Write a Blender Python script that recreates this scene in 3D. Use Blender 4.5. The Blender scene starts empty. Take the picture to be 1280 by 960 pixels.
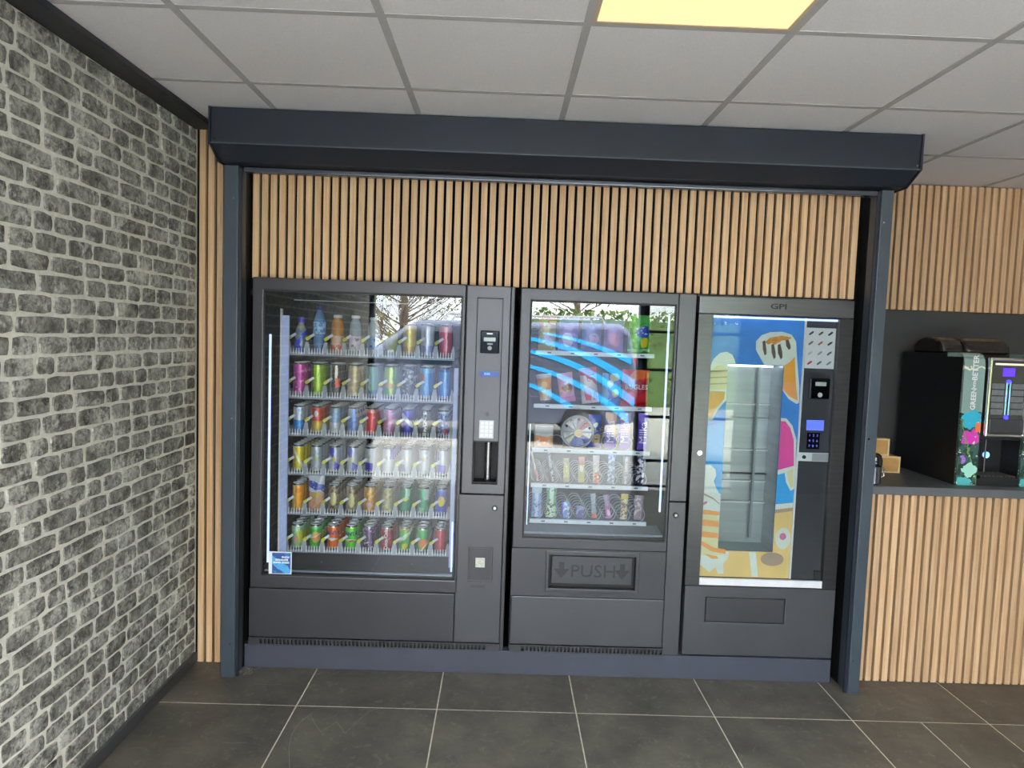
import bpy, bmesh, math, random
from math import sin, cos, pi, radians
from mathutils import Matrix, Vector, noise

random.seed(7)
SC = bpy.context.scene
COL = SC.collection

# ------------------------------------------------------------------ camera
F_PX, CAM_H = 865.45, 1.6052
YAW, PITCH, ROLL = 0.0152, -0.0676, 0.0348
_f = Vector((sin(YAW) * cos(PITCH), cos(YAW) * cos(PITCH), sin(PITCH)))
_r = Vector((cos(YAW), -sin(YAW), 0))
_u = _r.cross(_f)
_r2 = cos(ROLL) * _r + sin(ROLL) * _u
_u2 = -sin(ROLL) * _r + cos(ROLL) * _u
cd = bpy.data.cameras.new('camera')
cd.sensor_width = 36
cd.lens = F_PX / 1280 * 36
cd.clip_start = 0.02
cam = bpy.data.objects.new('camera', cd)
COL.objects.link(cam)
cam.matrix_world = Matrix(((_r2.x, _u2.x, -_f.x, 0), (_r2.y, _u2.y, -_f.y, 0),
                           (_r2.z, _u2.z, -_f.z, CAM_H), (0, 0, 0, 1)))
SC.camera = cam

# ------------------------------------------------------------------ sky and exposure
W = bpy.data.worlds.new('sky')
SC.world = W
W.use_nodes = True
nt = W.node_tree
bg = nt.nodes['Background']
tc = nt.nodes.new('ShaderNodeTexCoord')
nz = nt.nodes.new('ShaderNodeTexNoise')
nz.inputs['Scale'].default_value = 2.2
nz.inputs['Detail'].default_value = 6
rp = nt.nodes.new('ShaderNodeValToRGB')
rp.color_ramp.elements[0].position = .35
rp.color_ramp.elements[0].color = (.76, .87, 1, 1)
rp.color_ramp.elements[1].position = .6
rp.color_ramp.elements[1].color = (1, .985, .96, 1)
nt.links.new(tc.outputs['Generated'], nz.inputs['Vector'])
nt.links.new(nz.outputs[0], rp.inputs[0])
nt.links.new(rp.outputs[0], bg.inputs[0])
# overcast sky: brighter towards the zenith
sx = nt.nodes.new('ShaderNodeSeparateXYZ')
nt.links.new(tc.outputs['Generated'], sx.inputs[0])
mr_ = nt.nodes.new('ShaderNodeMapRange')
mr_.inputs[1].default_value = 0
mr_.inputs[2].default_value = 1
mr_.inputs[3].default_value = 13
mr_.inputs[4].default_value = 42
nt.links.new(sx.outputs[2], mr_.inputs[0])
nt.links.new(mr_.outputs[0], bg.inputs[1])

sl = bpy.data.lights.new('sun', 'SUN')
sl.energy = 44
sl.angle = radians(3)
sl.color = (1, .95, .86)
sun = bpy.data.objects.new('sun', sl)
COL.objects.link(sun)
sun.rotation_euler = (radians(-42), radians(25), 0)   # from behind the building: reaches the street, not the room

vs = SC.view_settings
vs.view_transform = 'Standard'
vs.look = 'None'
vs.gamma = 1
vs.use_curve_mapping = False
vs.exposure = 0.0
SC.cycles.max_bounces = 8
SC.cycles.transparent_max_bounces = 12
SC.cycles.caustics_reflective = False
SC.cycles.caustics_refractive = False
SC.cycles.sample_clamp_indirect = 6

# ------------------------------------------------------------------ materials
def lin(c):
    if isinstance(c, str):
        c = [int(c[i:i + 2], 16) / 255 for i in (0, 2, 4)]
    return tuple(x / 12.92 if x <= .04045 else ((x + .055) / 1.055) ** 2.4 for x in c)

MATS = {}
def mat(name, col='808080', rough=.5, metal=0., spec=.5, noise_s=0, noise_a=0., bump=0., bump_s=60, emit=0., stretch=(1, 1, 1), alpha=1.):
    if name in MATS:
        return MATS[name]
    m = bpy.data.materials.new(name)
    m.use_nodes = True
    n = m.node_tree.nodes
    L = m.node_tree.links
    b = n['Principled BSDF']
    c = lin(col)
    b.inputs['Base Color'].default_value = (*c, 1)
    b.inputs['Roughness'].default_value = rough
    b.inputs['Metallic'].default_value = metal
    b.inputs['Specular IOR Level'].default_value = spec
    if alpha < 1:
        b.inputs['Alpha'].default_value = alpha
    if emit:
        b.inputs['Emission Color'].default_value = (*c, 1)
        b.inputs['Emission Strength'].default_value = emit
    if noise_a or bump:
        t = n.new('ShaderNodeTexCoord')
        mp = n.new('ShaderNodeMapping')
        mp.inputs['Scale'].default_value = stretch
        L.new(t.outputs['Object'], mp.inputs[0])
        if noise_a:
            x = n.new('ShaderNodeTexNoise')
            x.inputs['Scale'].default_value = noise_s
            x.inputs['Detail'].default_value = 6
            L.new(mp.outputs[0], x.inputs[0])
            r = n.new('ShaderNodeValToRGB')
            r.color_ramp.elements[0].position = .3
            r.color_ramp.elements[1].position = .7
            r.color_ramp.elements[0].color = (*[v * (1 - noise_a) for v in c], 1)
            r.color_ramp.elements[1].color = (*[min(1, v * (1 + noise_a)) for v in c], 1)
            L.new(x.outputs[0], r.inputs[0])
            L.new(r.outputs[0], b.inputs['Base Color'])
        if bump:
            x = n.new('ShaderNodeTexNoise')
            x.inputs['Scale'].default_value = bump_s
            x.inputs['Detail'].default_value = 4
            L.new(mp.outputs[0], x.inputs[0])
            bp = n.new('ShaderNodeBump')
            bp.inputs['Strength'].default_value = bump
            bp.inputs['Distance'].default_value = .002
            L.new(x.outputs[0], bp.inputs['Height'])
            L.new(bp.outputs[0], b.inputs['Normal'])
    MATS[name] = m
    return m

def glass_mat(name, tint='ffffff', k=1.6, ior=1.5):
    """thin pane: clear transmission plus mirror reflection by Fresnel (k: several surfaces)"""
    m = bpy.data.materials.new(name)
    m.use_nodes = True
    n = m.node_tree.nodes
    L = m.node_tree.links
    n.remove(n['Principled BSDF'])
    o = n['Material Output']
    fr = n.new('ShaderNodeFresnel')
    fr.inputs[0].default_value = ior
    mu = n.new('ShaderNodeMath')
    mu.operation = 'MULTIPLY'
    mu.use_clamp = True
    mu.inputs[1].default_value = k
    L.new(fr.outputs[0], mu.inputs[0])
    tr = n.new('ShaderNodeBsdfTransparent')
    tr.inputs[0].default_value = (*lin(tint), 1)
    gl = n.new('ShaderNodeBsdfGlossy')
    gl.inputs['Roughness'].default_value = 0.0
    mx = n.new('ShaderNodeMixShader')
    L.new(mu.outputs[0], mx.inputs[0])
    L.new(tr.outputs[0], mx.inputs[1])
    L.new(gl.outputs[0], mx.inputs[2])
    L.new(mx.outputs[0], o.inputs[0])
    MATS[name] = m
    return m

def label_mat(name, base, ops, w, h, metal=.25, rough=.3, warp=.25):
    """printed packaging; ops paint flat print on front coordinates u (-1..1) and v (0..1)"""
    if name in MATS:
        return MATS[name]
    m = bpy.data.materials.new(name)
    m.use_nodes = True
    n = m.node_tree.nodes
    L = m.node_tree.links
    b = n['Principled BSDF']
    b.inputs['Roughness'].default_value = rough
    b.inputs['Metallic'].default_value = metal
    t = n.new('ShaderNodeTexCoord')
    s = n.new('ShaderNodeSeparateXYZ')
    L.new(t.outputs['Object'], s.inputs[0])
    def ma(op, a, c=0.):
        x = n.new('ShaderNodeMath')
        x.operation = op
        for i, v in enumerate((a, c)):
            if isinstance(v, (int, float)):
                x.inputs[i].default_value = v
            else:
                L.new(v, x.inputs[i])
        return x.outputs[0]
    u = ma('DIVIDE', s.outputs[0], w / 2)
    v = ma('DIVIDE', s.outputs[2], h)
    if warp:
        wn = n.new('ShaderNodeTexNoise')
        wn.inputs['Scale'].default_value = 2.2 / w
        wn.inputs['Detail'].default_value = 3
        L.new(t.outputs['Object'], wn.inputs[0])
        ws = n.new('ShaderNodeSeparateColor')
        L.new(wn.outputs[1], ws.inputs[0])
        u = ma('ADD', u, ma('MULTIPLY', ma('SUBTRACT', ws.outputs[0], .5), warp * 2.4))
        v = ma('ADD', v, ma('MULTIPLY', ma('SUBTRACT', ws.outputs[1], .5), warp * 1.2 * w / h))
    def rng(x, a, c):
        return ma('MULTIPLY', ma('GREATER_THAN', x, a), ma('LESS_THAN', x, c))
    cur = None
    for op in ops:
        k = op[0]
        if k == 'z':
            f = rng(v, op[1], op[2])
        elif k == 'x':
            f = rng(u, op[1], op[2])
        elif k == 'box':
            f = ma('MULTIPLY', rng(u, op[1], op[2]), rng(v, op[3], op[4]))
        elif k == 'disc':
            a = ma('POWER', ma('ABSOLUTE', ma('DIVIDE', ma('SUBTRACT', u, op[1]), op[3])), 2)
            c = ma('POWER', ma('ABSOLUTE', ma('DIVIDE', ma('SUBTRACT', v, op[2]), op[4])), 2)
            f = ma('LESS_THAN', ma('ADD', a, c), 1.)
        elif k == 'diag':
            f = rng(ma('ADD', v, ma('MULTIPLY', u, op[1])), op[2], op[3])
        elif k == 'quad':
            f = ma('LESS_THAN', ma('MULTIPLY', ma('ADD', ma('SUBTRACT', v, .5), ma('MULTIPLY', u, .25)), ma('SUBTRACT', u, .1)), 0.)
            f = ma('MULTIPLY', f, rng(v, op[1], op[2]))
        elif k == 'blob':
            x = n.new('ShaderNodeTexNoise')
            x.inputs['Scale'].default_value = op[1]
            x.inputs['Detail'].default_value = 2
            L.new(t.outputs['Object'], x.inputs[0])
            f = ma('GREATER_THAN', x.outputs[0], op[2])
            if len(op) > 4:
                f = ma('MULTIPLY', f, rng(v, op[4], op[5]))
        mx = n.new('ShaderNodeMix')
        mx.data_type = 'RGBA'
        L.new(f, mx.inputs[0])
        if cur is None:
            mx.inputs[6].default_value = (*lin(base), 1)
        else:
            L.new(cur, mx.inputs[6])
        mx.inputs[7].default_value = (*lin(op[3] if k in ('z', 'x', 'blob', 'quad') else op[-1]), 1)
        cur = mx.outputs[2]
    if cur is None:
        b.inputs['Base Color'].default_value = (*lin(base), 1)
    else:
        L.new(cur, b.inputs['Base Color'])
    MATS[name] = m
    return m

def wood_mat():
    m = mat('oak_veneer', 'c9a47c', .55, bump=.15, bump_s=30, stretch=(14, 14, .6))
    n = m.node_tree.nodes
    L = m.node_tree.links
    b = n['Principled BSDF']
    t = n.new('ShaderNodeTexCoord')
    oi = n.new('ShaderNodeObjectInfo')
    ad = n.new('ShaderNodeVectorMath')
    ad.operation = 'ADD'
    L.new(t.outputs['Object'], ad.inputs[0])
    L.new(oi.outputs['Location'], ad.inputs[1])
    mp = n.new('ShaderNodeMapping')
    mp.inputs['Scale'].default_value = (60, 60, 1.6)
    L.new(ad.outputs[0], mp.inputs[0])
    x = n.new('ShaderNodeTexNoise')
    x.inputs['Scale'].default_value = 1.5
    x.inputs['Detail'].default_value = 8
    L.new(mp.outputs[0], x.inputs[0])
    r = n.new('ShaderNodeValToRGB')
    r.color_ramp.elements[0].position = .3
    r.color_ramp.elements[0].color = (*lin('b28c65'), 1)
    r.color_ramp.elements[1].position = .7
    r.color_ramp.elements[1].color = (*lin('d0b08a'), 1)
    L.new(x.outputs[0], r.inputs[0])
    hs = n.new('ShaderNodeHueSaturation')
    mr = n.new('ShaderNodeMapRange')
    mr.inputs[3].default_value = .9
    mr.inputs[4].default_value = 1.1
    L.new(oi.outputs['Random'], mr.inputs[0])
    L.new(mr.outputs[0], hs.inputs['Value'])
    L.new(r.outputs[0], hs.inputs['Color'])
    L.new(hs.outputs[0], b.inputs['Base Color'])
    return m

def brick_mat():
    m = mat('grey_brick', '55534f', .85)
    n = m.node_tree.nodes
    L = m.node_tree.links
    b = n['Principled BSDF']
    g = n.new('ShaderNodeNewGeometry')
    x = n.new('ShaderNodeTexNoise')
    x.inputs['Scale'].default_value = 30
    x.inputs['Detail'].default_value = 10
    x.inputs['Roughness'].default_value = .78
    x.inputs['Distortion'].default_value = 1.2
    L.new(g.outputs['Position'], x.inputs[0])
    r = n.new('ShaderNodeValToRGB')
    e = r.color_ramp.elements
    e[0].position = .36
    e[0].color = (*lin('2c2b29'), 1)
    e[1].position = .60
    e[1].color = (*lin('b0aea6'), 1)
    L.new(x.outputs[0], r.inputs[0])
    hs = n.new('ShaderNodeHueSaturation')
    mr = n.new('ShaderNodeMapRange')
    mr.inputs[3].default_value = .55
    mr.inputs[4].default_value = 1.2
    L.new(g.outputs['Random Per Island'], mr.inputs[0])
    L.new(mr.outputs[0], hs.inputs['Value'])
    L.new(r.outputs[0], hs.inputs['Color'])
    # whitewash smears, more on some bricks
    y = n.new('ShaderNodeTexNoise')
    y.inputs['Scale'].default_value = 55
    y.inputs['Detail'].default_value = 6
    y.inputs['Roughness'].default_value = .7
    L.new(g.outputs['Position'], y.inputs[0])
    z = n.new('ShaderNodeTexNoise')
    z.inputs['Scale'].default_value = 7
    L.new(g.outputs['Position'], z.inputs[0])
    ad = n.new('ShaderNodeMath')
    ad.operation = 'ADD'
    L.new(y.outputs[0], ad.inputs[0])
    L.new(z.outputs[0], ad.inputs[1])
    rr = n.new('ShaderNodeValToRGB')
    rr.color_ramp.elements[0].position = .565
    rr.color_ramp.elements[1].position = .69
    hf = n.new('ShaderNodeMath')
    hf.operation = 'MULTIPLY'
    hf.inputs[1].default_value = .55
    L.new(ad.outputs[0], hf.inputs[0])
    L.new(hf.outputs[0], rr.inputs[0])
    mx = n.new('ShaderNodeMix')
    mx.data_type = 'RGBA'
    L.new(rr.outputs[0], mx.inputs[0])
    # darker fired patches within single bricks
    pz = n.new('ShaderNodeTexNoise')
    pz.inputs['Scale'].default_value = 17
    pz.inputs['Detail'].default_value = 3
    L.new(g.outputs['Position'], pz.inputs[0])
    pm = n.new('ShaderNodeMapRange')
    pm.inputs[1].default_value = .36
    pm.inputs[2].default_value = .62
    pm.inputs[3].default_value = .42
    pm.inputs[4].default_value = 1.2
    L.new(pz.outputs[0], pm.inputs[0])
    h2 = n.new('ShaderNodeHueSaturation')
    L.new(pm.outputs[0], h2.inputs['Value'])
    L.new(hs.outputs[0], h2.inputs['Color'])
    L.new(h2.outputs[0], mx.inputs[6])
    mx.inputs[7].default_value = (*lin('d0cfc6'), 1)
    L.new(mx.outputs[2], b.inputs['Base Color'])
    bp = n.new('ShaderNodeBump')
    bp.inputs['Strength'].default_value = .8
    bp.inputs['Distance'].default_value = .012
    L.new(x.outputs[0], bp.inputs['Height'])
    L.new(bp.outputs[0], b.inputs['Normal'])
    return m

def slate_mat():
    m = mat('slate_tile', '4a4a47', .42)
    n = m.node_tree.nodes
    L = m.node_tree.links
    b = n['Principled BSDF']
    g = n.new('ShaderNodeNewGeometry')
    x = n.new('ShaderNodeTexNoise')
    x.inputs['Scale'].default_value = 5
    x.inputs['Detail'].default_value = 9
    x.inputs['Roughness'].default_value = .65
    L.new(g.outputs['Position'], x.inputs[0])
    r = n.new('ShaderNodeValToRGB')
    e = r.color_ramp.elements
    e[0].position = .32
    e[0].color = (*lin('3d3c38'), 1)
    e[1].position = .7
    e[1].color = (*lin('635f56'), 1)
    L.new(x.outputs[0], r.inputs[0])
    hs = n.new('ShaderNodeHueSaturation')
    mr = n.new('ShaderNodeMapRange')
    mr.inputs[3].default_value = .88
    mr.inputs[4].default_value = 1.1
    oi = n.new('ShaderNodeObjectInfo')
    L.new(oi.outputs['Random'], mr.inputs[0])
    L.new(mr.outputs[0], hs.inputs['Value'])
    L.new(r.outputs[0], hs.inputs['Color'])
    # chalky scuffs
    y = n.new('ShaderNodeTexNoise')
    y.inputs['Scale'].default_value = 16
    y.inputs['Detail'].default_value = 10
    y.inputs['Roughness'].default_value = .75
    y.inputs['Distortion'].default_value = 1.6
    L.new(g.outputs['Position'], y.inputs[0])
    rr = n.new('ShaderNodeValToRGB')
    rr.color_ramp.elements[0].position = .55
    rr.color_ramp.elements[1].position = .74
    rr.color_ramp.elements[1].color = (.55, .55, .55, 1)
    L.new(y.outputs[0], rr.inputs[0])
    mx = n.new('ShaderNodeMix')
    mx.data_type = 'RGBA'
    L.new(rr.outputs[0], mx.inputs[0])
    L.new(hs.outputs[0], mx.inputs[6])
    mx.inputs[7].default_value = (*lin('8f8d85'), 1)
    L.new(mx.outputs[2], b.inputs['Base Color'])
    mr2 = n.new('ShaderNodeMapRange')
    mr2.inputs[3].default_value = .32
    mr2.inputs[4].default_value = .6
    L.new(x.outputs[0], mr2.inputs[0])
    L.new(mr2.outputs[0], b.inputs['Roughness'])
    bp = n.new('ShaderNodeBump')
    bp.inputs['Strength'].default_value = .12
    bp.inputs['Distance'].default_value = .003
    L.new(x.outputs[0], bp.inputs['Height'])
    L.new(bp.outputs[0], b.inputs['Normal'])
    return m

WOOD = wood_mat()
BRICK = brick_mat()
SLATE = slate_mat()
FELT = mat('black_felt', '0c0a0a', .95, spec=.1, noise_s=300, noise_a=.3)
MORTAR = mat('pale_mortar', 'eeece2', .9, noise_s=40, noise_a=.10, bump=.4, bump_s=120)
GROUT = mat('grout', 'c6bfae', .9, noise_s=60, noise_a=.15)
CTILE = mat('mineral_tile', 'eeebee', .9, noise_s=180, noise_a=.05, bump=.25, bump_s=260)
CGRID = mat('grid_paint', 'a3a1a2', .5, noise_s=20, noise_a=.04)
ANTH = mat('anthracite_powder_coat', '20242d', .42, spec=.32, noise_s=6, noise_a=.06, bump=.05, bump_s=500)
ANTH2 = mat('anthracite_rail', '39424b', .35, spec=.5, noise_s=6, noise_a=.06)
BLACKP = mat('black_panel', '0d0d0f', .55, spec=.3, noise_s=12, noise_a=.2)
CHAR = mat('charcoal_steel', '3b3b3f', .33, metal=.25, noise_s=4, noise_a=.08, bump=.04, bump_s=400)
CHAR2 = mat('charcoal_column', '47474b', .33, metal=.25, noise_s=4, noise_a=.08, bump=.04, bump_s=400)
STEEL = mat('dark_stainless', '48484a', .3, metal=.8, noise_s=5, noise_a=.1, stretch=(1, 1, 20))
PLINTH = mat('plinth_grey', '3d3f4b', .5, noise_s=5, noise_a=.07)
INNER = mat('dark_liner', '1c1d22', .55, noise_s=8, noise_a=.15)
INNERG = mat('grey_liner', '7d8290', .5, noise_s=8, noise_a=.08)
GASKET = mat('black_rubber', '08080a', .6, noise_s=50, noise_a=.2)
CHROME = mat('chrome', 'd8d8da', .08, metal=1, noise_s=3, noise_a=.03)
ALU = mat('aluminium', 'c6c8ca', .22, metal=.9, noise_s=30, noise_a=.05)
WHITE = mat('white_plastic', 'e6e8ea', .4, noise_s=20, noise_a=.03)
CLEAR = mat('frosted_plastic', 'd4d7e2', .25, alpha=.5, noise_s=20, noise_a=.05)
YELLOW = mat('yellow_tag', 'd8d23c', .5, noise_s=60, noise_a=.08)
BLACKG = mat('gloss_black', '0a0a0c', .08, spec=.6, noise_s=5, noise_a=.2)
BLACKM = mat('matt_black', '101012', .5, noise_s=30, noise_a=.2)
LED = mat('led_strip', 'bccbff', .4, emit=1.6)
LEDP = mat('led_profile', 'aab3d8', .4, noise_s=4, noise_a=.05, emit=.25)
GLASS = glass_mat('display_glass', 'f2f5f6', 1.5)
PANE = glass_mat('shopfront_glass', 'f4f8f6', 1.5)
SILVER = mat('brushed_silver', 'a9b0b2', .3, metal=.6, noise_s=3, noise_a=.12, stretch=(.5, 1, 12))

# ------------------------------------------------------------------ mesh helpers
class MB:
    def __init__(s):
        s.v, s.f, s.m = [], [], []
    def add(s, vs, fs, mi=0):
        k = len(s.v)
        s.v += [tuple(p) for p in vs]
        s.f += [tuple(k + i for i in f) for f in fs]
        s.m += [mi] * len(fs)
        return s
    def box(s, x0, x1, y0, y1, z0, z1, mi=0):
        return s.add([(x0, y0, z0), (x1, y0, z0), (x1, y1, z0), (x0, y1, z0), (x0, y0, z1), (x1, y0, z1), (x1, y1, z1), (x0, y1, z1)],
                     [(0, 3, 2, 1), (4, 5, 6, 7), (0, 1, 5, 4), (1, 2, 6, 5), (2, 3, 7, 6), (3, 0, 4, 7)], mi)
    def ring(s, o, h, y0, y1, mi=0):
        """rectangular frame in XZ: outer o=(x0,x1,z0,z1), hole h, depth y0..y1"""
        def c(r):
            return [(r[0], r[2]), (r[1], r[2]), (r[1], r[3]), (r[0], r[3])]
        vs = [(x, y, z) for y in (y0, y1) for r in (o, h) for x, z in c(r)]
        fs = []
        for i in range(4):
            j = (i + 1) % 4
            fs += [(i, j, 4 + j, 4 + i), (8 + j, 8 + i, 12 + i, 12 + j), (j, i, 8 + i, 8 + j), (4 + i, 4 + j, 12 + j, 12 + i)]
        return s.add(vs, fs, mi)
    def prism(s, poly, a0, a1, axis='y', mi=0):
        """polygon extruded along an axis; poly (x,z) for y, (y,z) for x, (x,y) for z"""
        n = len(poly)
        def P(p, a):
            return (p[0], a, p[1]) if axis == 'y' else (a, p[0], p[1]) if axis == 'x' else (p[0], p[1], a)
        vs = [P(p, a0) for p in poly] + [P(p, a1) for p in poly]
        fs = [tuple(range(n)), tuple(reversed(range(n, 2 * n)))] + [(i, n + i, n + (i + 1) % n, (i + 1) % n) for i in range(n)]
        return s.add(vs, fs, mi)
    def cyl(s, c, r, h, axis='z', n=20, mi=0, r2=None):
        r2 = r if r2 is None else r2
        def P(a, rr, t):
            x, y = rr * cos(a), rr * sin(a)
            return (c[0] + x, c[1] + y, c[2] + t) if axis == 'z' else (c[0] + x, c[1] + t, c[2] + y) if axis == 'y' else (c[0] + t, c[1] + x, c[2] + y)
        vs = [P(2 * pi * i / n, r, 0) for i in range(n)] + [P(2 * pi * i / n, r2, h) for i in range(n)]
        fs = [tuple(reversed(range(n))), tuple(range(n, 2 * n))] + [(i, (i + 1) % n, n + (i + 1) % n, n + i) for i in range(n)]
        return s.add(vs, fs, mi)
    def lathe(s, c, prof, n=18, mi=None, cap=True):
        """prof: list of (r, z[, material])"""
        k0 = len(s.v)
        m = len(prof)
        vs = [(c[0] + p[0] * cos(2 * pi * i / n), c[1] + p[0] * sin(2 * pi * i / n), c[2] + p[1]) for p in prof for i in range(n)]
        s.v += vs
        for j in range(m - 1):
            q = prof[j][2] if len(prof[j]) > 2 else (mi or 0)
            for i in range(n):
                s.f.append((k0 + j * n + i, k0 + j * n + (i + 1) % n, k0 + (j + 1) * n + (i + 1) % n, k0 + (j + 1) * n + i))
                s.m.append(q)
        if cap:
            s.f.append(tuple(reversed(range(k0, k0 + n))))
            s.m.append(prof[0][2] if len(prof[0]) > 2 else (mi or 0))
            s.f.append(tuple(range(k0 + (m - 1) * n, k0 + m * n)))
            s.m.append(prof[-1][2] if len(prof[-1]) > 2 else (mi or 0))
        return s
    def tube(s, path, r, n=6, mi=0, closed=False):
        k0 = len(s.v)
        P = [Vector(p) for p in path]
        N = len(P)
        rings = []
        for i, p in enumerate(P):
            a = P[(i - 1) % N] if (closed or i > 0) else p
            b = P[(i + 1) % N] if (closed or i < N - 1) else p
            d = (b - a).normalized()
            up = Vector((0, 0, 1)) if abs(d.z) < .95 else Vector((1, 0, 0))
            e1 = d.cross(up).normalized()
            e2 = d.cross(e1)
            rr = r[i] if isinstance(r, (list, tuple)) else r
            rings.append([tuple(p + e1 * rr * cos(2 * pi * k / n) + e2 * rr * sin(2 * pi * k / n)) for k in range(n)])
        for q in rings:
            s.v += q
        M = N if closed else N - 1
        for i in range(M):
            a, b = k0 + i * n, k0 + ((i + 1) % N) * n
            for k in range(n):
                s.f.append((a + k, b + k, b + (k + 1) % n, a + (k + 1) % n))
                s.m.append(mi)
        if not closed:
            s.f.append(tuple(range(k0, k0 + n)))
            s.m.append(mi)
            s.f.append(tuple(reversed(range(k0 + (N - 1) * n, k0 + N * n))))
            s.m.append(mi)
        return s
    def mesh(s, name, mats, org=(0, 0, 0), smooth=False):
        me = bpy.data.meshes.new(name)
        me.from_pydata([(x - org[0], y - org[1], z - org[2]) for x, y, z in s.v], [], s.f)
        for m in (mats if isinstance(mats, (list, tuple)) else [mats]):
            me.materials.append(m)
        me.polygons.foreach_set('material_index', s.m)
        bm = bmesh.new()
        bm.from_mesh(me)
        bmesh.ops.recalc_face_normals(bm, faces=bm.faces)
        bm.to_mesh(me)
        bm.free()
        if smooth:
            me.polygons.foreach_set('use_smooth', [True] * len(me.polygons))
            try:
                me.set_sharp_from_angle(angle=radians(38))
            except Exception:
                pass
        return me
    def build(s, name, mats, parent=None, org=None, smooth=False, bevel=0., seg=2):
        o0 = ORG[parent.name] if parent else (org or s.base())
        o = bpy.data.objects.new(name, s.mesh(name, mats, o0, smooth))
        COL.objects.link(o)
        if parent:
            o.parent = parent
        else:
            o.location = o0
        ORG[o.name] = o0
        if bevel:
            b = o.modifiers.new('edge', 'BEVEL')
            b.width = bevel
            b.segments = seg
            b.limit_method = 'ANGLE'
            b.angle_limit = radians(40)
        return o
    def base(s):
        xs, ys, zs = zip(*s.v)
        return ((min(xs) + max(xs)) / 2, (min(ys) + max(ys)) / 2, min(zs))

ORG = {}

def tag(o, label=None, cat=None, group=None, kind=None):
    if label: o['label'] = label
    if cat: o['category'] = cat
    if group: o['group'] = group
    if kind: o['kind'] = kind
    return o

def thing(name, label, cat, loc, group=None):
    o = bpy.data.objects.new(name, None)
    o.empty_display_size = .1
    COL.objects.link(o)
    o.location = loc
    ORG[o.name] = tuple(loc)
    return tag(o, label, cat, group)

def inst(name, me, parent, loc, rot=None):
    """place shared mesh data as a child; loc in world coordinates"""
    o = bpy.data.objects.new(name, me)
    COL.objects.link(o)
    p = ORG[parent.name] if parent else (0, 0, 0)
    o.parent = parent
    o.location = (loc[0] - p[0], loc[1] - p[1], loc[2] - p[2])
    if rot:
        o.rotation_euler = rot
    ORG[o.name] = tuple(loc)
    return o

def box(name, x0, x1, y0, y1, z0, z1, m, parent=None, bevel=0., seg=2):
    return MB().box(x0, x1, y0, y1, z0, z1).build(name, m, parent, bevel=bevel, seg=seg)

def text_geo(s, size, depth=.001, bold=0.):
    """text as triangles in XZ facing -Y, centred; returns verts, faces"""
    c = bpy.data.curves.new('lettering', 'FONT')
    c.body = s
    c.size = size
    c.align_x = 'CENTER'
    c.align_y = 'CENTER'
    c.extrude = depth / 2
    c.offset = bold
    c.resolution_u = 2
    o = bpy.data.objects.new('lettering_source', c)
    COL.objects.link(o)
    me = bpy.data.meshes.new_from_object(o.evaluated_get(bpy.context.evaluated_depsgraph_get()))
    vs = [(v.co.x, -v.co.z, v.co.y) for v in me.vertices]
    fs = [tuple(p.vertices) for p in me.polygons]
    bpy.data.objects.remove(o)
    bpy.data.curves.remove(c)
    bpy.data.meshes.remove(me)
    return vs, fs

# ================================================================== THE ROOM
XL, XR = -1.43, 4.2          # left brick wall, far right wall
YF = -1.0                    # shopfront line behind the camera
HC = 2.52                    # ceiling
YW = 3.24                    # plane of the slatted wall
YN = 3.84                    # plane of the recessed wall over the counter

# ---- floor: grout bed and single tiles
floor = box('floor', XL, XR, YF, 4.05, -.06, -.0012, GROUT)
tag(floor, kind='structure')
tx = [XL + .002] + [-.8307 + .6 * i for i in range(9)]
tx = [x for x in tx if x < XR] + [XR]
ty = [2.8757 - .6 * j for j in range(-2, 8)]
ty = sorted([y for y in ty if YF < y < 4.05] + [YF, 4.05])
tile_me = {}
def floor_tile(x0, x1, y0, y1):
    g = .0026
    k = (round(x1 - x0, 3), round(y1 - y0, 3))
    if k not in tile_me:
        w, d = k[0] / 2 - g, k[1] / 2 - g
        b = .0012
        mb = MB().add([(-w, -d, -.012), (w, -d, -.012), (w, d, -.012), (-w, d, -.012), (-w, -d, -b), (w, -d, -b), (w, d, -b), (-w, d, -b),
                       (-w + b, -d + b, 0), (w - b, -d + b, 0), (w - b, d - b, 0), (-w + b, d - b, 0)],
                      [(0, 3, 2, 1), (0, 1, 5, 4), (1, 2, 6, 5), (2, 3, 7, 6), (3, 0, 4, 7), (4, 5, 9, 8), (5, 6, 10, 9), (6, 7, 11, 10), (7, 4, 8, 11), (8, 9, 10, 11)])
        tile_me[k] = mb.mesh('floor_tile', SLATE)
    inst('floor_tile', tile_me[k], floor, ((x0 + x1) / 2, (y0 + y1) / 2, 0))
for i in range(len(tx) - 1):
    for j in range(len(ty) - 1):
        if abs(tx[i] - 1.5693) < .01 and ty[j + 1] < 2.9:      # narrow cut tiles beside the counter
            floor_tile(tx[i], tx[i] + .3, ty[j], ty[j + 1])
            floor_tile(tx[i] + .3, tx[i + 1], ty[j], ty[j + 1])
        else:
            floor_tile(tx[i], tx[i + 1], ty[j], ty[j + 1])

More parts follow.
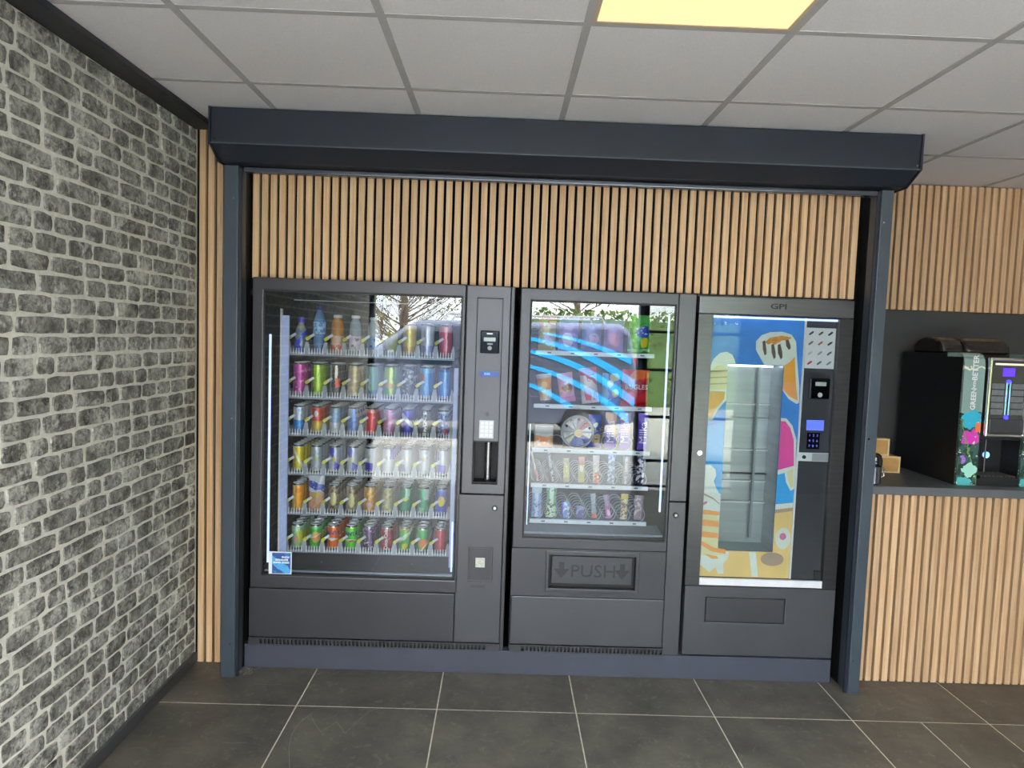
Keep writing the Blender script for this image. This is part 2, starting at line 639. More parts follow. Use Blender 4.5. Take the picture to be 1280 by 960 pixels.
# ---- ceiling: deck, lay-in tiles and grid bars
ceiling = box('ceiling', XL, XR, YF, 4.05, HC + .012, HC + .06, CGRID)
tag(ceiling, kind='structure')
cx = sorted([-.9852 + .6 * i for i in range(0, 9) if -.9852 + .6 * i < XR] + [XL, XR])
cy = sorted([2.0762 + .6 * j for j in range(-5, 4) if YF < 2.0762 + .6 * j < 4.05] + [YF, 4.05])
ctile_me = {}
LIGHT_CELL = ((.2148, 1.4762), (.2148, .2762), (2.0148, 1.4762))
for i in range(len(cx) - 1):
    for j in range(len(cy) - 1):
        if any(abs(cx[i] - a_) < .01 and abs(cy[j] - b_) < .01 for a_, b_ in LIGHT_CELL):
            continue
        w, d = cx[i + 1] - cx[i], cy[j + 1] - cy[j]
        if d < .03 or w < .03:
            continue
        k = (round(w, 3), round(d, 3))
        if k not in ctile_me:
            a, b = w / 2 - .012, d / 2 - .012
            ctile_me[k] = MB().box(-a, a, -b, b, .0015, .012).mesh('ceiling_tile', CTILE)
        inst('ceiling_tile', ctile_me[k], ceiling, ((cx[i] + cx[i + 1]) / 2, (cy[j] + cy[j + 1]) / 2, HC))
for x in cx[1:-1]:
    box('grid_bar', x - .012, x + .012, YF, 4.05, HC - .001, HC + .012, CGRID, ceiling)
for y in cy[1:-1]:
    box('grid_bar', XL, XR, y - .012, y + .012, HC, HC + .012, CGRID, ceiling)

# ---- ceiling light panel
cl = thing('ceiling_light', 'square warm white LED panel set in the suspended ceiling', 'ceiling light', (.5148, 1.7762, HC))
lx0, lx1, ly0, ly1 = .2148 + .012, .8148 - .012, 1.4762 + .012, 2.0762 - .012
mbf = MB()
mbf.box(lx0, lx1, ly0, ly0 + .012, HC - .002, HC + .011).box(lx0, lx1, ly1 - .012, ly1, HC - .002, HC + .011)
mbf.box(lx0, lx0 + .012, ly0 + .012, ly1 - .012, HC - .002, HC + .011).box(lx1 - .012, lx1, ly0 + .012, ly1 - .012, HC - .002, HC + .011)
mbf.build('frame', mat('light_frame', 'b9a58e', .4, noise_s=9, noise_a=.03), cl)
box('diffuser', lx0 + .012, lx1 - .012, ly0 + .012, ly1 - .012, HC + .001, HC + .010, mat('warm_diffuser', 'ffe0a4', .5, emit=.92), cl)

for px_, py_, d_ in ((.2148, .2762, 'unseen warm LED panel added behind the camera to brighten the room'),
                     (2.0148, 1.4762, 'unseen warm LED panel added on the counter side to brighten the room')):
    c2_ = thing('ceiling_light', d_, 'ceiling light', (px_ + .3, py_ + .3, HC), 'ceiling LED panels')  # both panels are out of view, added to raise the room light
    for ch in list(cl.children):
        k_ = ch.copy()
        COL.objects.link(k_)
        k_.parent = c2_
cl['group'] = 'ceiling LED panels'

# ---- left brick wall
wall_left = box('wall_left', XL - .15, XL, YF, 4.05, 0, HC + .06, MORTAR)
tag(wall_left, kind='structure')
ROWP, JOINT = .0632, .0125
def brick_geo(y0, y1, z0, z1, seed):
    """one rough brick on the plane X=XL, facing +X, with uneven outline and face"""
    rnd = random.Random(seed)
    nx, nzv = 4, 3
    vs, idx = [], {}
    def jit(a):
        return (rnd.random() - .5) * a
    relief = .0035 + rnd.random() * .003
    # front grid
    for i in range(nx + 1):
        for j in range(nzv + 1):
            y = y0 + (y1 - y0) * i / nx
            z = z0 + (z1 - z0) * j / nzv
            edge = i in (0, nx) or j in (0, nzv)
            corner = i in (0, nx) and j in (0, nzv)
            if corner:
                y += (.0025 if i == 0 else -.0025)
                z += (.0025 if j == 0 else -.0025)
            y += jit(.0045)
            z += jit(.0045)
            x = relief * (.8 if edge else 1) + jit(.003)
            if edge and not corner:
                x += .001
            idx[i, j] = len(vs)
            vs.append((XL + max(.002, x), y, z))
    fs = [(idx[i, j], idx[i + 1, j], idx[i + 1, j + 1], idx[i, j + 1]) for i in range(nx) for j in range(nzv)]
    per = [(i, 0) for i in range(nx)] + [(nx, j) for j in range(nzv)] + [(i, nzv) for i in range(nx, 0, -1)] + [(0, j) for j in range(nzv, 0, -1)]
    k = len(vs)
    ym, zm = (y0 + y1) / 2, (z0 + z1) / 2
    for p in per:
        v = vs[idx[p]]
        vs.append((XL - .004, v[1] + (.002 if v[1] > ym else -.002), v[2] + (.002 if v[2] > zm else -.002)))
    n = len(per)
    for a in range(n):
        b = (a + 1) % n
        fs.append((idx[per[a]], k + a, k + b, idx[per[b]]))
    return vs, fs
bricks = []
rb = random.Random(3)
z = .052
row = 0
while z < 2.49:
    hrow = ROWP * (1 + .10 * (rb.random() - .5))
    z1 = min(z + hrow - JOINT, 2.494)
    y = 3.236 - rb.random() * .07
    first = True
    y_hi = 3.236
    while y_hi > YF + .05:
        w = rb.choice([.08, .10, .11, .12, .13, .14, .16, .18, .22])
        if first:
            w *= .35 + rb.random() * .65
            first = False
        y_lo = max(YF + .02, y_hi - w)
        if z1 - z > .02:
            bricks.append((y_lo, y_hi, z, z1))
        y_hi = y_lo - JOINT * (1.3 + .5 * rb.random())
    z += hrow
    row += 1
# the 300 that show largest in the picture are single parts
def shown(b):
    pts = []
    for y_ in (b[0], b[1]):
        for z_ in (b[2], b[3]):
            d = Vector((XL, y_, z_ - CAM_H))
            w = d.dot(_f)
            if w < .2:
                return 0
            pts.append((640 + F_PX * d.dot(_r2) / w, 480 - F_PX * d.dot(_u2) / w))
    xs = [min(1280, max(0, q[0])) for q in pts]
    ys = [min(960, max(0, q[1])) for q in pts]
    return (max(xs) - min(xs)) * (max(ys) - min(ys))
single = set(b for b in sorted(bricks, key=shown, reverse=True)[:300] if shown(b) > 0)
rest = MB()
for i, b in enumerate(bricks):
    vs_, fs_ = brick_geo(*b, i)
    if b in single:
        mb = MB().add(vs_, fs_)
        o = mb.build('brick', BRICK, wall_left)
    else:
        rest.add(vs_, fs_)
tag(rest.build('brick_field', BRICK, wall_left), kind='stuff')

tag(box('trim_1', XL, -1.335, YF, 3.235, 2.496, HC, mat('black_trim', '14151a', .5, noise_s=8, noise_a=.15), bevel=.002), kind='structure')
tag(box('baseboard_left', XL, -1.412, YF, 3.236, 0, .052, mat('dark_baseboard', '3c3d3f', .5, noise_s=8, noise_a=.12), bevel=.003), kind='structure')

# ---- slatted walls
SLATW, PITCHS = .027, .0402
slat_me = {}
def slat(parent, x, y, z0, z1, depth=.021):
    k = round(z1 - z0, 4)
    if k not in slat_me:
        slat_me[k] = MB().box(0, SLATW, 0, depth, 0, k).mesh('slat', WOOD)
    return inst('slat', slat_me[k], parent, (x, y, z0))

wall_back = box('wall_back', -1.18, 1.66, YW + .021, YW + .045, 1.80, HC + .02, FELT)
tag(wall_back, kind='structure')
for i in range(70):
    slat(wall_back, -1.167 + PITCHS * i, YW, 1.838, 2.50)
wall_corner = box('wall_back_left', XL, -1.18, YW + .021, YW + .045, 0, HC + .02, FELT)
tag(wall_corner, kind='structure')
for x in (-1.411, -1.371, -1.331, -1.291):
    slat(wall_corner, x, YW, 0.002, 2.50)
wall_niche = box('wall_back_right', 1.70, XR, YN + .021, YN + .06, .90, HC + .02, mat('niche_paint', '333332', .6, noise_s=6, noise_a=.1))
tag(wall_niche, kind='structure')
box('felt_backing', 1.71, XR, YN + .012, YN + .021, 1.83, HC, FELT, wall_niche)
for i in range(60):
    x = 1.74 + PITCHS * i
    if x + SLATW < XR:
        slat(wall_niche, x, YN - .009, 1.832, 2.515)
# recess around the machines
tag(box('wall_recess_left', -1.20, -1.18, 3.20, 4.0, 0, 2.45, BLACKP), kind='structure')
tag(box('wall_recess_right', 1.662, 1.705, 3.20, 4.0, 0, 2.45, BLACKP), kind='structure')
tag(box('wall_recess_back', -1.18, 1.66, 4.0, 4.05, 0, 2.45, BLACKP), kind='structure')
tag(box('wall_right', XR, XR + .15, YF, 4.05, 0, HC + .06, mat('white_paint', 'c8c6c2', .8, noise_s=10, noise_a=.03)), kind='structure')
tag(box('trim_2', 1.706, 1.722, 3.255, YN, .965, HC, mat('niche_side', '2b2d34', .6, noise_s=6, noise_a=.1)), kind='structure')

# ================================================================== ROLLER SHUTTER
rs = thing('roller_shutter', 'anthracite roller shutter housing and side rails framing the three vending machines', 'roller shutter', (.24, 3.12, 0))
prof = [(2.962, 2.517), (2.962, 2.372), (3.062, 2.318), (3.235, 2.318), (3.235, 2.517)]
MB().prism(prof, -1.245, 1.738, 'x').build('housing', ANTH, rs, bevel=.004)
for x0, x1 in ((-1.254, -1.246), (1.739, 1.747)):
    e = MB().prism([(2.957, 2.519), (2.957, 2.369), (3.060, 2.313), (3.237, 2.313), (3.237, 2.519)], x0, x1, 'x').build('end_plate', ANTH, rs, bevel=.0015)
box('fold_edge', -1.245, 1.738, 2.957, 2.963, 2.368, 2.373, ANTH2, rs)
for x0, x1, xi in ((-1.245, -1.182, -1.182), (1.660, 1.713, 1.660)):
    g = MB().box(x0, x1, 3.10, 3.198, 0, 2.313).build('guide_rail', ANTH2, rs, bevel=.003)
    s_ = 1 if x0 < 0 else -1
    box('guide_lip', min(xi, xi + s_ * .012), max(xi, xi + s_ * .012), 3.112, 3.124, .0, 2.30, ANTH, g)
    for zz in ((.16, 1.2, 2.17)):
        MB().cyl(((x0 + x1) / 2 + .012 * s_, 3.0965, zz), .0045, .004, 'y', 10).build('screw', CHROME, g)
bbar = MB().box(-1.168, 1.655, 3.118, 3.150, 2.290, 2.312).build('bottom_bar', mat('shutter_bar', '50545e', .25, metal=.5, noise_s=7, noise_a=.06), rs, bevel=.006, seg=3)
MB().cyl((-1.168, 3.163, 2.303), .011, 2.823, 'x', 14).build('bar_tube', mat('bar_tube', '6a6f7a', .25, metal=.6, noise_s=7, noise_a=.06), rs, smooth=True)
for x, zz in ((-1.225, 2.385), (1.722, 2.385)):
    MB().cyl((x, 2.953, zz), .005, .005, 'y', 10).build('rivet', CHROME, rs)

# ================================================================== PLINTH
pl = box('machine_plinth', -1.176, 1.625, 3.205, 3.25, 0, .113, PLINTH, bevel=.002)
tag(pl, 'low blue-grey plinth board running under the three vending machines', 'plinth')
plb = box('plinth_base', -1.15, 1.60, 3.252, 3.96, 0, .113, BLACKM, pl)

# ================================================================== MACHINE 1: DRINKS
YM = 3.19
def vent(name, x0, x1, z0, z1, sx0, sx1, parent, m):
    """louvre strip with real slots"""
    mb = MB()
    mb.box(x0, x1, YM, YM + .012, z0, z0 + .007).box(x0, x1, YM, YM + .012, z1 - .007, z1)
    mb.box(x0, sx0, YM, YM + .012, z0 + .007, z1 - .007).box(sx1, x1, YM, YM + .012, z0 + .007, z1 - .007)
    n = int((sx1 - sx0) / .0178)
    p = (sx1 - sx0) / n
    for i in range(1, n):
        mb.box(sx0 + p * i - .0042, sx0 + p * i + .0042, YM, YM + .012, z0 + .007, z1 - .007)
    mb.box(x0, x1, YM + .02, YM + .024, z0, z1, 1)
    return tag(mb.build(name, [m, GASKET], parent), kind='stuff')

m1 = thing('drinks_vending_machine', 'wide charcoal drinks vending machine with six rows of cans behind glass', 'vending machine', (-.55, 3.57, .113))
X0, X1, Z0, Z1 = -1.145, .047, .113, 1.836
sh = MB()
sh.box(X0, X0 + .03, 3.235, 3.94, Z0, Z1).box(X1 - .02, X1, 3.235, 3.94, Z0, Z1).box(X0 + .03, X1 - .02, 3.235, 3.94, Z1 - .03, Z1)
sh.box(X0 + .03, X1 - .02, 3.235, 3.94, Z0, .44).box(X0 + .03, X1 - .02, 3.90, 3.94, .44, Z1 - .03).box(-.185, -.165, 3.235, 3.90, .44, Z1 - .03)
sh.build('cabinet', INNER, m1)
dr1 = MB().ring((-1.147, -.178, .392, 1.838), (-1.098, -.190, .453, 1.782), YM, YM + .035).build('door_frame', CHAR, m1, bevel=.004)
MB().ring((-1.098, -.190, .453, 1.782), (-1.092, -.196, .459, 1.776), YM + .004, YM + .012).build('gasket', GASKET, dr1)
MB().box(-1.098, -.190, YM + .008, YM + .012, .453, 1.782).build('glass_pane', GLASS, m1)
box('sill_trim', -1.085, -.205, YM + .016, YM + .026, .466, .474, mat('pale_trim', '9a9fb0', .3, metal=.3, noise_s=5, noise_a=.05), m1)
# sloping dark chute panel under the shelves
MB().prism([(3.225, .462), (3.225, .475), (3.34, .515), (3.34, .455)], -1.10, -.19, 'x').build('chute_panel', mat('chute_panel', '33353d', .4, noise_s=6, noise_a=.08), m1)
for sx in (-.83, -.40):
    MB().cyl((sx, 3.255, .4995), .005, .003, 'z', 8).build('screw', CHROME, m1)
# light strips and pale profiles inside the door
box('light_strip', -1.084, -1.075, 3.232, 3.240, .50, 1.58, LED, m1)
box('light_strip', -.214, -.206, 3.232, 3.240, .48, .72, LED, m1)
box('light_profile', -1.035, -1.003, 3.262, 3.275, .47, 1.67, LEDP, m1)
box('light_profile', -1.041, -1.035, 3.255, 3.275, .47, 1.70, WHITE, m1)
box('light_profile', -.225, -.205, 3.265, 3.275, .47, 1.45, LEDP, m1)
box('top_strip', -.98, -.25, 3.262, 3.272, 1.742, 1.7445, WHITE, m1)  # thin white bar below the cabinet top
# pale shelf hardware
COLX = [-.980 + .0878 * i for i in range(9)]
TRAYZ = [1.492, 1.284, 1.102, .912, .716, .529]
def lane_stop_me():
    mb = MB()
    w = .036
    mb.box(-w, w, -.004, 0, -.004, .006)
    for k in range(6):
        x = -w + .004 + k * (2 * w - .008) / 5
        mb.prism([(x - .0034, -.002), (x + .0034, -.002), (x + .0018, .027), (x - .0018, .027)], -.005, -.001, 'y', 1)
    for s in (-1, 1):        # rounded cheeks between the lanes
        c = s * .0395
        pts = [(c - .0085, -.006), (c + .0085, -.006), (c + .0085, .022), (c + .004, .058), (c - .002, .058), (c - .0085, .03)]
        mb.prism(pts, -.002, .0015, 'y')
    return mb.mesh('lane_stop', [CLEAR, WHITE])
LANE = lane_stop_me()
def tag_me():
    mb = MB()
    a = radians(35)
    def R(x, z):
        return (x * cos(a) - z * sin(a) - .037, x * sin(a) + z * cos(a) + .062)
    mb.prism([R(-.012, -.0075), R(.010, -.0075), R(.010, .0075), R(-.012, .0075)], -.010, -.008, 'y', 0)
    mb.prism([R(.010, -.006), R(.036, -.006), R(.036, .006), R(.010, .006)], -.0095, -.008, 'y', 1)
    return mb.mesh('price_tag', [YELLOW, WHITE])
PTAG = tag_me()
for r, tz in enumerate(TRAYZ):
    sh_ = MB()
    sh_.box(-1.02, -.232, 3.345, 3.80, tz - .004, tz)
    sh_.box(-1.02, -.232, 3.333, 3.345, tz - .010, tz)
    for i in range(10):
        x = COLX[0] - .0439 + .0878 * i
        sh_.box(x - .0012, x + .0012, 3.345, 3.80, tz, tz + .035)
    s_ = sh_.build('shelf', mat('shelf_grey', '8b90a0', .35, metal=.4, noise_s=9, noise_a=.07), m1)
    for i, x in enumerate(COLX):
        inst('lane_stop', LANE, s_, (x, 3.331, tz))
        inst('price_tag', PTAG, s_, (x, 3.331, tz + (.012 if r < 3 else 0)))
# sticker on the glass
st = box('sticker', -1.062, -.955, YM + .0045, YM + .0055, .458, .566, WHITE, m1)
sm = label_mat('sticker_print', '2f4f8f', [('diag', .35, .0, .42, '4fa3d8'), ('diag', -.5, .05, .3, '7fd0e0'), ('disc', .25, .42, .22, .3, 'b8ead8'), ('z', 0, .1, '3a2f7a'), ('blob', 70, .6, '2a76b8')], .086, .098, 0, .4)
so = box('sticker_print', -1.046, -.960, YM + .0035, YM + .0045, .462, .560, sm, st)
wl = MB()
for x0, x1, z_ in ((-1.0, -.966, .540), (-1.03, -.972, .527), (-1.04, -1.005, .514), (-1.0, -.966, .514)):
    k = x0
    rr = random.Random(int(z_ * 1000))
    while k < x1:
        w = .003 + rr.random() * .004
        wl.box(k, min(x1, k + w), YM + .0028, YM + .0035, z_ - .004, z_ + .003 + rr.random() * .003)
        k += w + .0018
wl.build('sticker_print', WHITE, st)
# lower panel, column, vent
box('lower_panel', -1.152, -.188, YM + .002, YM + .03, .156, .388, CHAR, m1, bevel=.003)
col = MB().ring((-.172, .030, .870, 1.836), (-.121, -.006, .918, 1.778), YM, YM + .035).build('payment_column', CHAR2, m1, bevel=.004)
box('column_edge', .031, .049, YM + .012, YM + .045, .116, 1.836, CHAR, m1, bevel=.003)
box('recess_panel', -.121, -.006, YM + .016, YM + .030, 1.118, 1.778, CHAR2, col)
lc = box('lower_column', -.186, .030, YM, YM + .035, .156, .866, CHAR2, m1, bevel=.004)
vent('vent_grille', -1.152, .030, .116, .152, -1.10, -.035, m1, CHAR)
# card terminal
tm = box('card_terminal', -.104, -.016, YM - .004, YM + .016, 1.527, 1.631, BLACKG, m1, bevel=.005)
box('screen', -.088, -.034, YM - .0056, YM - .004, 1.582, 1.600, mat('lcd_grey', 'a9b4b0', .3, noise_s=40, noise_a=.12), tm)
box('lettering', -.075, -.048, YM - .0056, YM - .004, 1.614, 1.620, WHITE, tm)
MB().cyl((-.06, YM - .0056, 1.551), .010, .0016, 'y', 14).build('reader_mark', mat('reader_grey', '8a8a8e', .4, noise_s=40, noise_a=.1), tm)
box('reader_mark', -.072, -.046, YM - .0056, YM - .004, 1.566, 1.574, mat('reader_grey'), tm)
# display
dp = box('display', -.104, -.014, YM + .012, YM + .016, 1.418, 1.444, mat('blue_display', '12307a', .3, emit=.5), m1)
dt = MB().add(*[(lambda g: ([(x - .068, y + YM + .0114, z_ + 1.431) for x, y, z_ in g[0]], g[1]))(text_geo('0.00', .016))][0])
dt.build('digits', mat('display_digits', '5aa8ff', .3, emit=2.), dp)
# coin slot, keypad, cup
MB().cyl((-.061, YM + .012, 1.244), .011, .004, 'y', 16).build('coin_slot', CHAR, m1)
box('coin_gap', -.0625, -.0595, YM + .010, YM + .0125, 1.235, 1.253, GASKET, m1)
kp = box('keypad', -.097, -.029, YM + .012, YM + .016, 1.130, 1.215, mat('keypad_plate', 'b9bbbd', .35, metal=.3, noise_s=20, noise_a=.05), m1, bevel=.002)
key_me = MB().box(-.0068, .0068, -.002, 0, -.006, .006).mesh('key', mat('key_cap', 'e2e2e2', .4, noise_s=50, noise_a=.1))
for i in range(3):
    for j in range(4):
        inst('key', key_me, kp, (-.083 + i * .020, YM + .012, 1.146 + j * .0187))
cup = MB()
cup.box(-.121, -.006, YM + .10, YM + .104, .918, 1.118).box(-.121, -.117, YM + .016, YM + .10, .918, 1.118).box(-.010, -.006, YM + .016, YM + .10, .918, 1.118)
cup.box(-.117, -.010, YM + .016, YM + .10, .918, .924).box(-.117, -.010, YM + .016, YM + .10, 1.112, 1.118)
cup.build('change_tray', GASKET, m1)
MB().cyl((-.052, YM + .07, .924), .016, .188, 'z', 16).build('change_chute', mat('chute_steel', '77777a', .25, metal=.8, noise_s=9, noise_a=.1), m1, smooth=True)
lk = MB().cyl((-.012, YM - .006, .806), .013, .006, 'y', 20).build('lock', BLACKG, m1)
MB().cyl((-.012, YM - .008, .806), .0065, .002, 'y', 14).build('lock_barrel', CHROME, lk)
cr = MB().ring((-.130, -.012, .452, .620), (-.125, -.017, .458, .614), YM - .003, YM + .001).build('coin_return', CHAR, m1, bevel=.001)
box('return_flap', -.125, -.020, YM - .0015, YM + .0005, .462, .612, CHAR, cr)
box('return_slot', -.094, -.050, YM - .004, YM - .0015, .522, .567, mat('slot_plate', 'b5b5aa', .4, metal=.2, noise_s=60, noise_a=.2), cr)
box('return_dark_strip', -.097, -.094, YM - .004, YM - .0015, .524, .560, GASKET, cr)  # narrow black strip beside the slot plate
box('embossed_label', -.112, -.045, YM - .0018, YM, .424, .436, CHAR, m1, bevel=.001)

# ================================================================== MACHINE 2: SNACKS
m2 = thing('snack_vending_machine', 'charcoal snack vending machine with PUSH flap in the middle', 'vending machine', (.48, 3.57, .113))
X0, X1 = .076, .884
sh = MB()
sh.box(X0, X0 + .03, 3.235, 3.94, Z0, Z1).box(X1 - .025, X1, 3.235, 3.94, Z0, Z1).box(X0 + .03, X1 - .025, 3.235, 3.94, Z1 - .03, Z1)
sh.box(X0 + .03, X1 - .025, 3.235, 3.94, Z0, .64).box(X0 + .03, X1 - .025, 3.90, 3.94, .64, Z1 - .03).box(.795, .815, 3.235, 3.90, .64, Z1 - .03)
sh.build('cabinet', mat('snack_liner', '2a2d38', .5, noise_s=8, noise_a=.12), m2)
MB().ring((.076, .801, .392, .6195), (.253, .661, .432, .590), YM, YM + .035).build('door_lower', CHAR, m2)
dr2 = MB().ring((.076, .801, .620, 1.832), (.124, .793, .668, 1.777), YM, YM + .035).build('door_frame', CHAR, m2, bevel=.004)
MB().ring((.124, .793, .668, 1.777), (.129, .788, .673, 1.772), YM + .004, YM + .012).build('gasket', GASKET, dr2)
MB().box(.124, .793, YM + .008, YM + .012, .668, 1.777).build('glass_pane', GLASS, m2)
box('light_strip', .768, .776, 3.232, 3.240, .80, 1.74, LED, m2)
box('light_strip', .140, .144, 3.232, 3.240, .72, 1.20, LED, m2)
MB().prism([(3.225, .68), (3.225, .69), (3.36, .700), (3.36, .67)], .125, .79, 'x').build('chute_panel', INNERG, m2)
c2 = box('lock_column', .806, .886, YM + .006, YM + .035, .862, 1.832, CHAR2, m2, bevel=.004)
box('lock_column', .806, .886, YM + .006, YM + .035, .118, .858, CHAR2, m2, bevel=.004)
lk = MB().cyl((.838, YM - .004, .798), .013, .010, 'y', 20).build('lock', BLACKG, m2)
MB().cyl((.838, YM - .006, .798), .0065, .002, 'y', 14).build('lock_barrel', CHROME, lk)
box('lower_panel', .080, .804, YM + .002, YM + .03, .156, .387, CHAR2, m2, bevel=.003)
vent('vent_grille', .078, .812, .116, .152, .135, .806, m2, CHAR)
MB().ring((.236, .678, .414, .613), (.253, .661, .432, .590), YM - .005, YM + .002).build('flap_surround', CHAR, m2, bevel=.003)
box('flap_opening', .253, .661, YM + .028, YM + .034, .432, .590, GASKET, m2)
fl = box('push_flap', .266, .644, YM + .004, YM + .012, .455, .584, CHAR, m2, bevel=.001)
vs_, fs_ = text_geo('PUSH', .085, .0025)
MB().add([(x * 1.08 + .462, y + YM + .0032, z_ + .513) for x, y, z_ in vs_], fs_).build('lettering', mat('flap_letter', '1e1e21', .5, noise_s=20, noise_a=.1), fl)
for ax in (.312, .600):
    arrow = [(-.012, .040), (.012, .040), (.012, .008), (.036, .008), (0, -.035), (-.036, .008), (-.012, .008)]
    MB().prism([(ax + x, .515 + z_) for x, z_ in arrow], YM + .0022, YM + .004, 'y').build('arrow_mark', mat('flap_letter'), fl, bevel=.0008)
RAILZ = [1.526, 1.268, 1.052, .879, .703]
RAIL = mat('price_rail', 'dfe6ec', .4, noise_s=12, noise_a=.03)
plabel = MB().box(-.009, .009, -.0015, 0, -.003, .003).mesh('price_label', mat('price_ink', '6a7078', .6, noise_s=90, noise_a=.3))
shelves2 = []
for k, rz in enumerate(RAILZ):
    s_ = box('shelf', .158, .732, 3.345, 3.80, rz + .012, rz + .017, INNERG, m2)
    rl = box('price_rail', .158, .732, 3.328, 3.340, rz, rz + .021, RAIL, s_, bevel=.002)
    for i in range(5):
        inst('price_label', plabel, s_, (.225 + i * .112, 3.328, rz + .011))
    shelves2.append(s_)

def coil_me(rad, turns, pitch, wire=.0017):
    pts = []
    n = 18
    for i in range(int(turns * n) + 1):
        a = 2 * pi * i / n - pi / 2
        pts.append((rad * cos(a), i / n * pitch, rad + rad * sin(a)))
    return MB().tube(pts, wire, 5).mesh('coil', mat('coil_wire', 'c3cad6', .3, metal=.3, noise_s=20, noise_a=.05), smooth=True)
COIL = coil_me(.032, 6, .055)
COILB = coil_me(.036, 4, .09)
LX = [.192 + .0722 * i for i in range(8)]
for k in (3, 4):
    for x in LX:
        inst('coil', COIL, shelves2[k], (x, 3.350, RAILZ[k] + .017))
RINGC = coil_me(.034, 1, .004)
inst('coil', RINGC, shelves2[2], (.278, 3.348, RAILZ[2] + .017))
for x in (.543, .612):
    inst('coil', COILB, shelves2[2], (x, 3.350, RAILZ[2] + .017))

# ================================================================== MACHINE 3: ICE CREAM
m3 = thing('ice_cream_vending_machine', 'dark steel ice cream vending machine with blue beach poster front', 'vending machine', (1.26, 3.57, .113))
X0, X1 = .900, 1.620
sh = MB()
sh.box(X0, X0 + .03, 3.235, 3.94, Z0, Z1).box(X1 - .03, X1, 3.235, 3.94, Z0, Z1).box(X0 + .03, X1 - .03, 3.235, 3.94, Z1 - .03, Z1)
sh.box(X0 + .03, X1 - .03, 3.235, 3.94, Z0, .44).box(X0 + .03, X1 - .03, 3.90, 3.94, .44, Z1 - .03)
sh.build('cabinet', INNER, m3)
hd = box('header', .898, 1.616, YM, YM + .035, 1.744, 1.826, mat('header_stainless', '606062', .3, metal=.7, noise_s=5, noise_a=.08, stretch=(1, 1, 20)), m3, bevel=.004)
vs_, fs_ = text_geo('GPI', .034, .002, .0006)
MB().add([(x * 1.55 + 1.264, y + YM - .0008, z_ + 1.787) for x, y, z_ in vs_], fs_).build('lettering', BLACKM, hd)
MB().ring((.898, 1.616, .466, 1.742), (.965, 1.553, .466 + .0001, 1.7419), YM, YM + .035).build('door_frame', STEEL, m3, bevel=.003)
box('bottom_strip', .968, 1.552, YM + .004, YM + .02, .467, .500, mat('pale_marble_strip', 'd9d9dd', .35, noise_s=14, noise_a=.1), m3)
MB().box(.965, 1.553, YM + .008, YM + .011, .500, 1.742).build('glass_pane', glass_mat('freezer_glass', 'f4f6f6', .8), m3)
bp_ = MB().ring((.900, 1.618, .128, .462), (1.000, 1.381, .288, .411), YM, YM + .035).build('bottom_panel', CHAR2, m3, bevel=.003)
box('hatch_gap', 1.000, 1.381, YM + .010, YM + .014, .288, .411, GASKET, m3)
box('delivery_hatch', 1.0045, 1.3765, YM + .001, YM + .010, .2925, .4065, CHAR, m3, bevel=.002)
lk = MB().cyl((.934, YM - .006, 1.097), .011, .006, 'y', 18).build('lock', CHROME, m3)
box('keyhole', .9325, .9355, YM - .0068, YM - .006, 1.091, 1.103, GASKET, lk)
# poster board with a viewing window cut in it
YP = 3.222
PB = mat('poster_sky', '2f7fd0', .5, noise_s=9, noise_a=.12)
po = MB().ring((.967, 1.402, .500, 1.741), (1.056, 1.318, .627, 1.515), YP, YP + .006).build('poster', PB, m3)
def shape(pts, y, m, name='poster_shape'):
    return MB().prism(pts, YP - y, YP, 'y').build(name, m, po)
def blob(cx_, cz, rx, rz, n=26, a0=0., a1=2 * pi):
    return [(cx_ + rx * cos(a0 + (a1 - a0) * i / n), cz + rz * sin(a0 + (a1 - a0) * i / n)) for i in range(n if abs(a1 - a0) > 6.2 else n + 1)]
P_WHITE = mat('poster_white', 'dfe9df', .5, noise_s=15, noise_a=.04)
P_CREAM = mat('poster_cream', 'ded9a8', .5, noise_s=15, noise_a=.05)
P_ORANGE = mat('poster_orange', 'e8a032', .5, noise_s=12, noise_a=.08)
P_WAFER = mat('poster_wafer', 'dba04a', .5, noise_s=25, noise_a=.1)
P_PEACH = mat('poster_peach', 'eda25c', .5, noise_s=15, noise_a=.06)
P_PINK = mat('poster_pink', 'e0489c', .5, noise_s=12, noise_a=.06)
P_SAND = mat('poster_sand', 'ecca82', .5, noise_s=7, noise_a=.06)
P_LBLUE = mat('poster_light_blue', '38a4e6', .5, noise_s=7, noise_a=.06)
P_CHOC = mat('poster_chocolate', '5d4a44', .5, noise_s=25, noise_a=.1)
P_CARA = mat('poster_caramel', 'cf8a2c', .5, noise_s=60, noise_a=.3)
P_ROSE = mat('poster_rose', 'd87a9c', .5, noise_s=25, noise_a=.05)
P_TAUPE = mat('poster_taupe', 'b09a86', .5, noise_s=15, noise_a=.05)
XA, XB = .967, 1.402
HX0, HX1, HZ0, HZ1 = 1.056, 1.318, .627, 1.515
# lighter sea on both sides, sand along the bottom and the right
shape([(XA, .90), (HX0, .90), (HX0, 1.24), (XA, 1.22)], .0006, P_LBLUE)
shape([(HX1, .86), (XB, .86), (XB, 1.03), (HX1, 1.05)], .0006, P_LBLUE)
shape([(XA, .50), (XB, .50), (XB, HZ0), (XA, HZ0)], .0006, P_SAND)
shape([(HX1, HZ0), (XB, HZ0), (XB, .845), (HX1, .835)], .0006, P_SAND)
shape([(HX1, .832), (XB, .846), (XB, .868), (HX1, .858)], .0012, P_WHITE)
shape([(HX1, .815), (XB, .828), (XB, .843), (HX1, .832)], .0012, P_TAUPE)
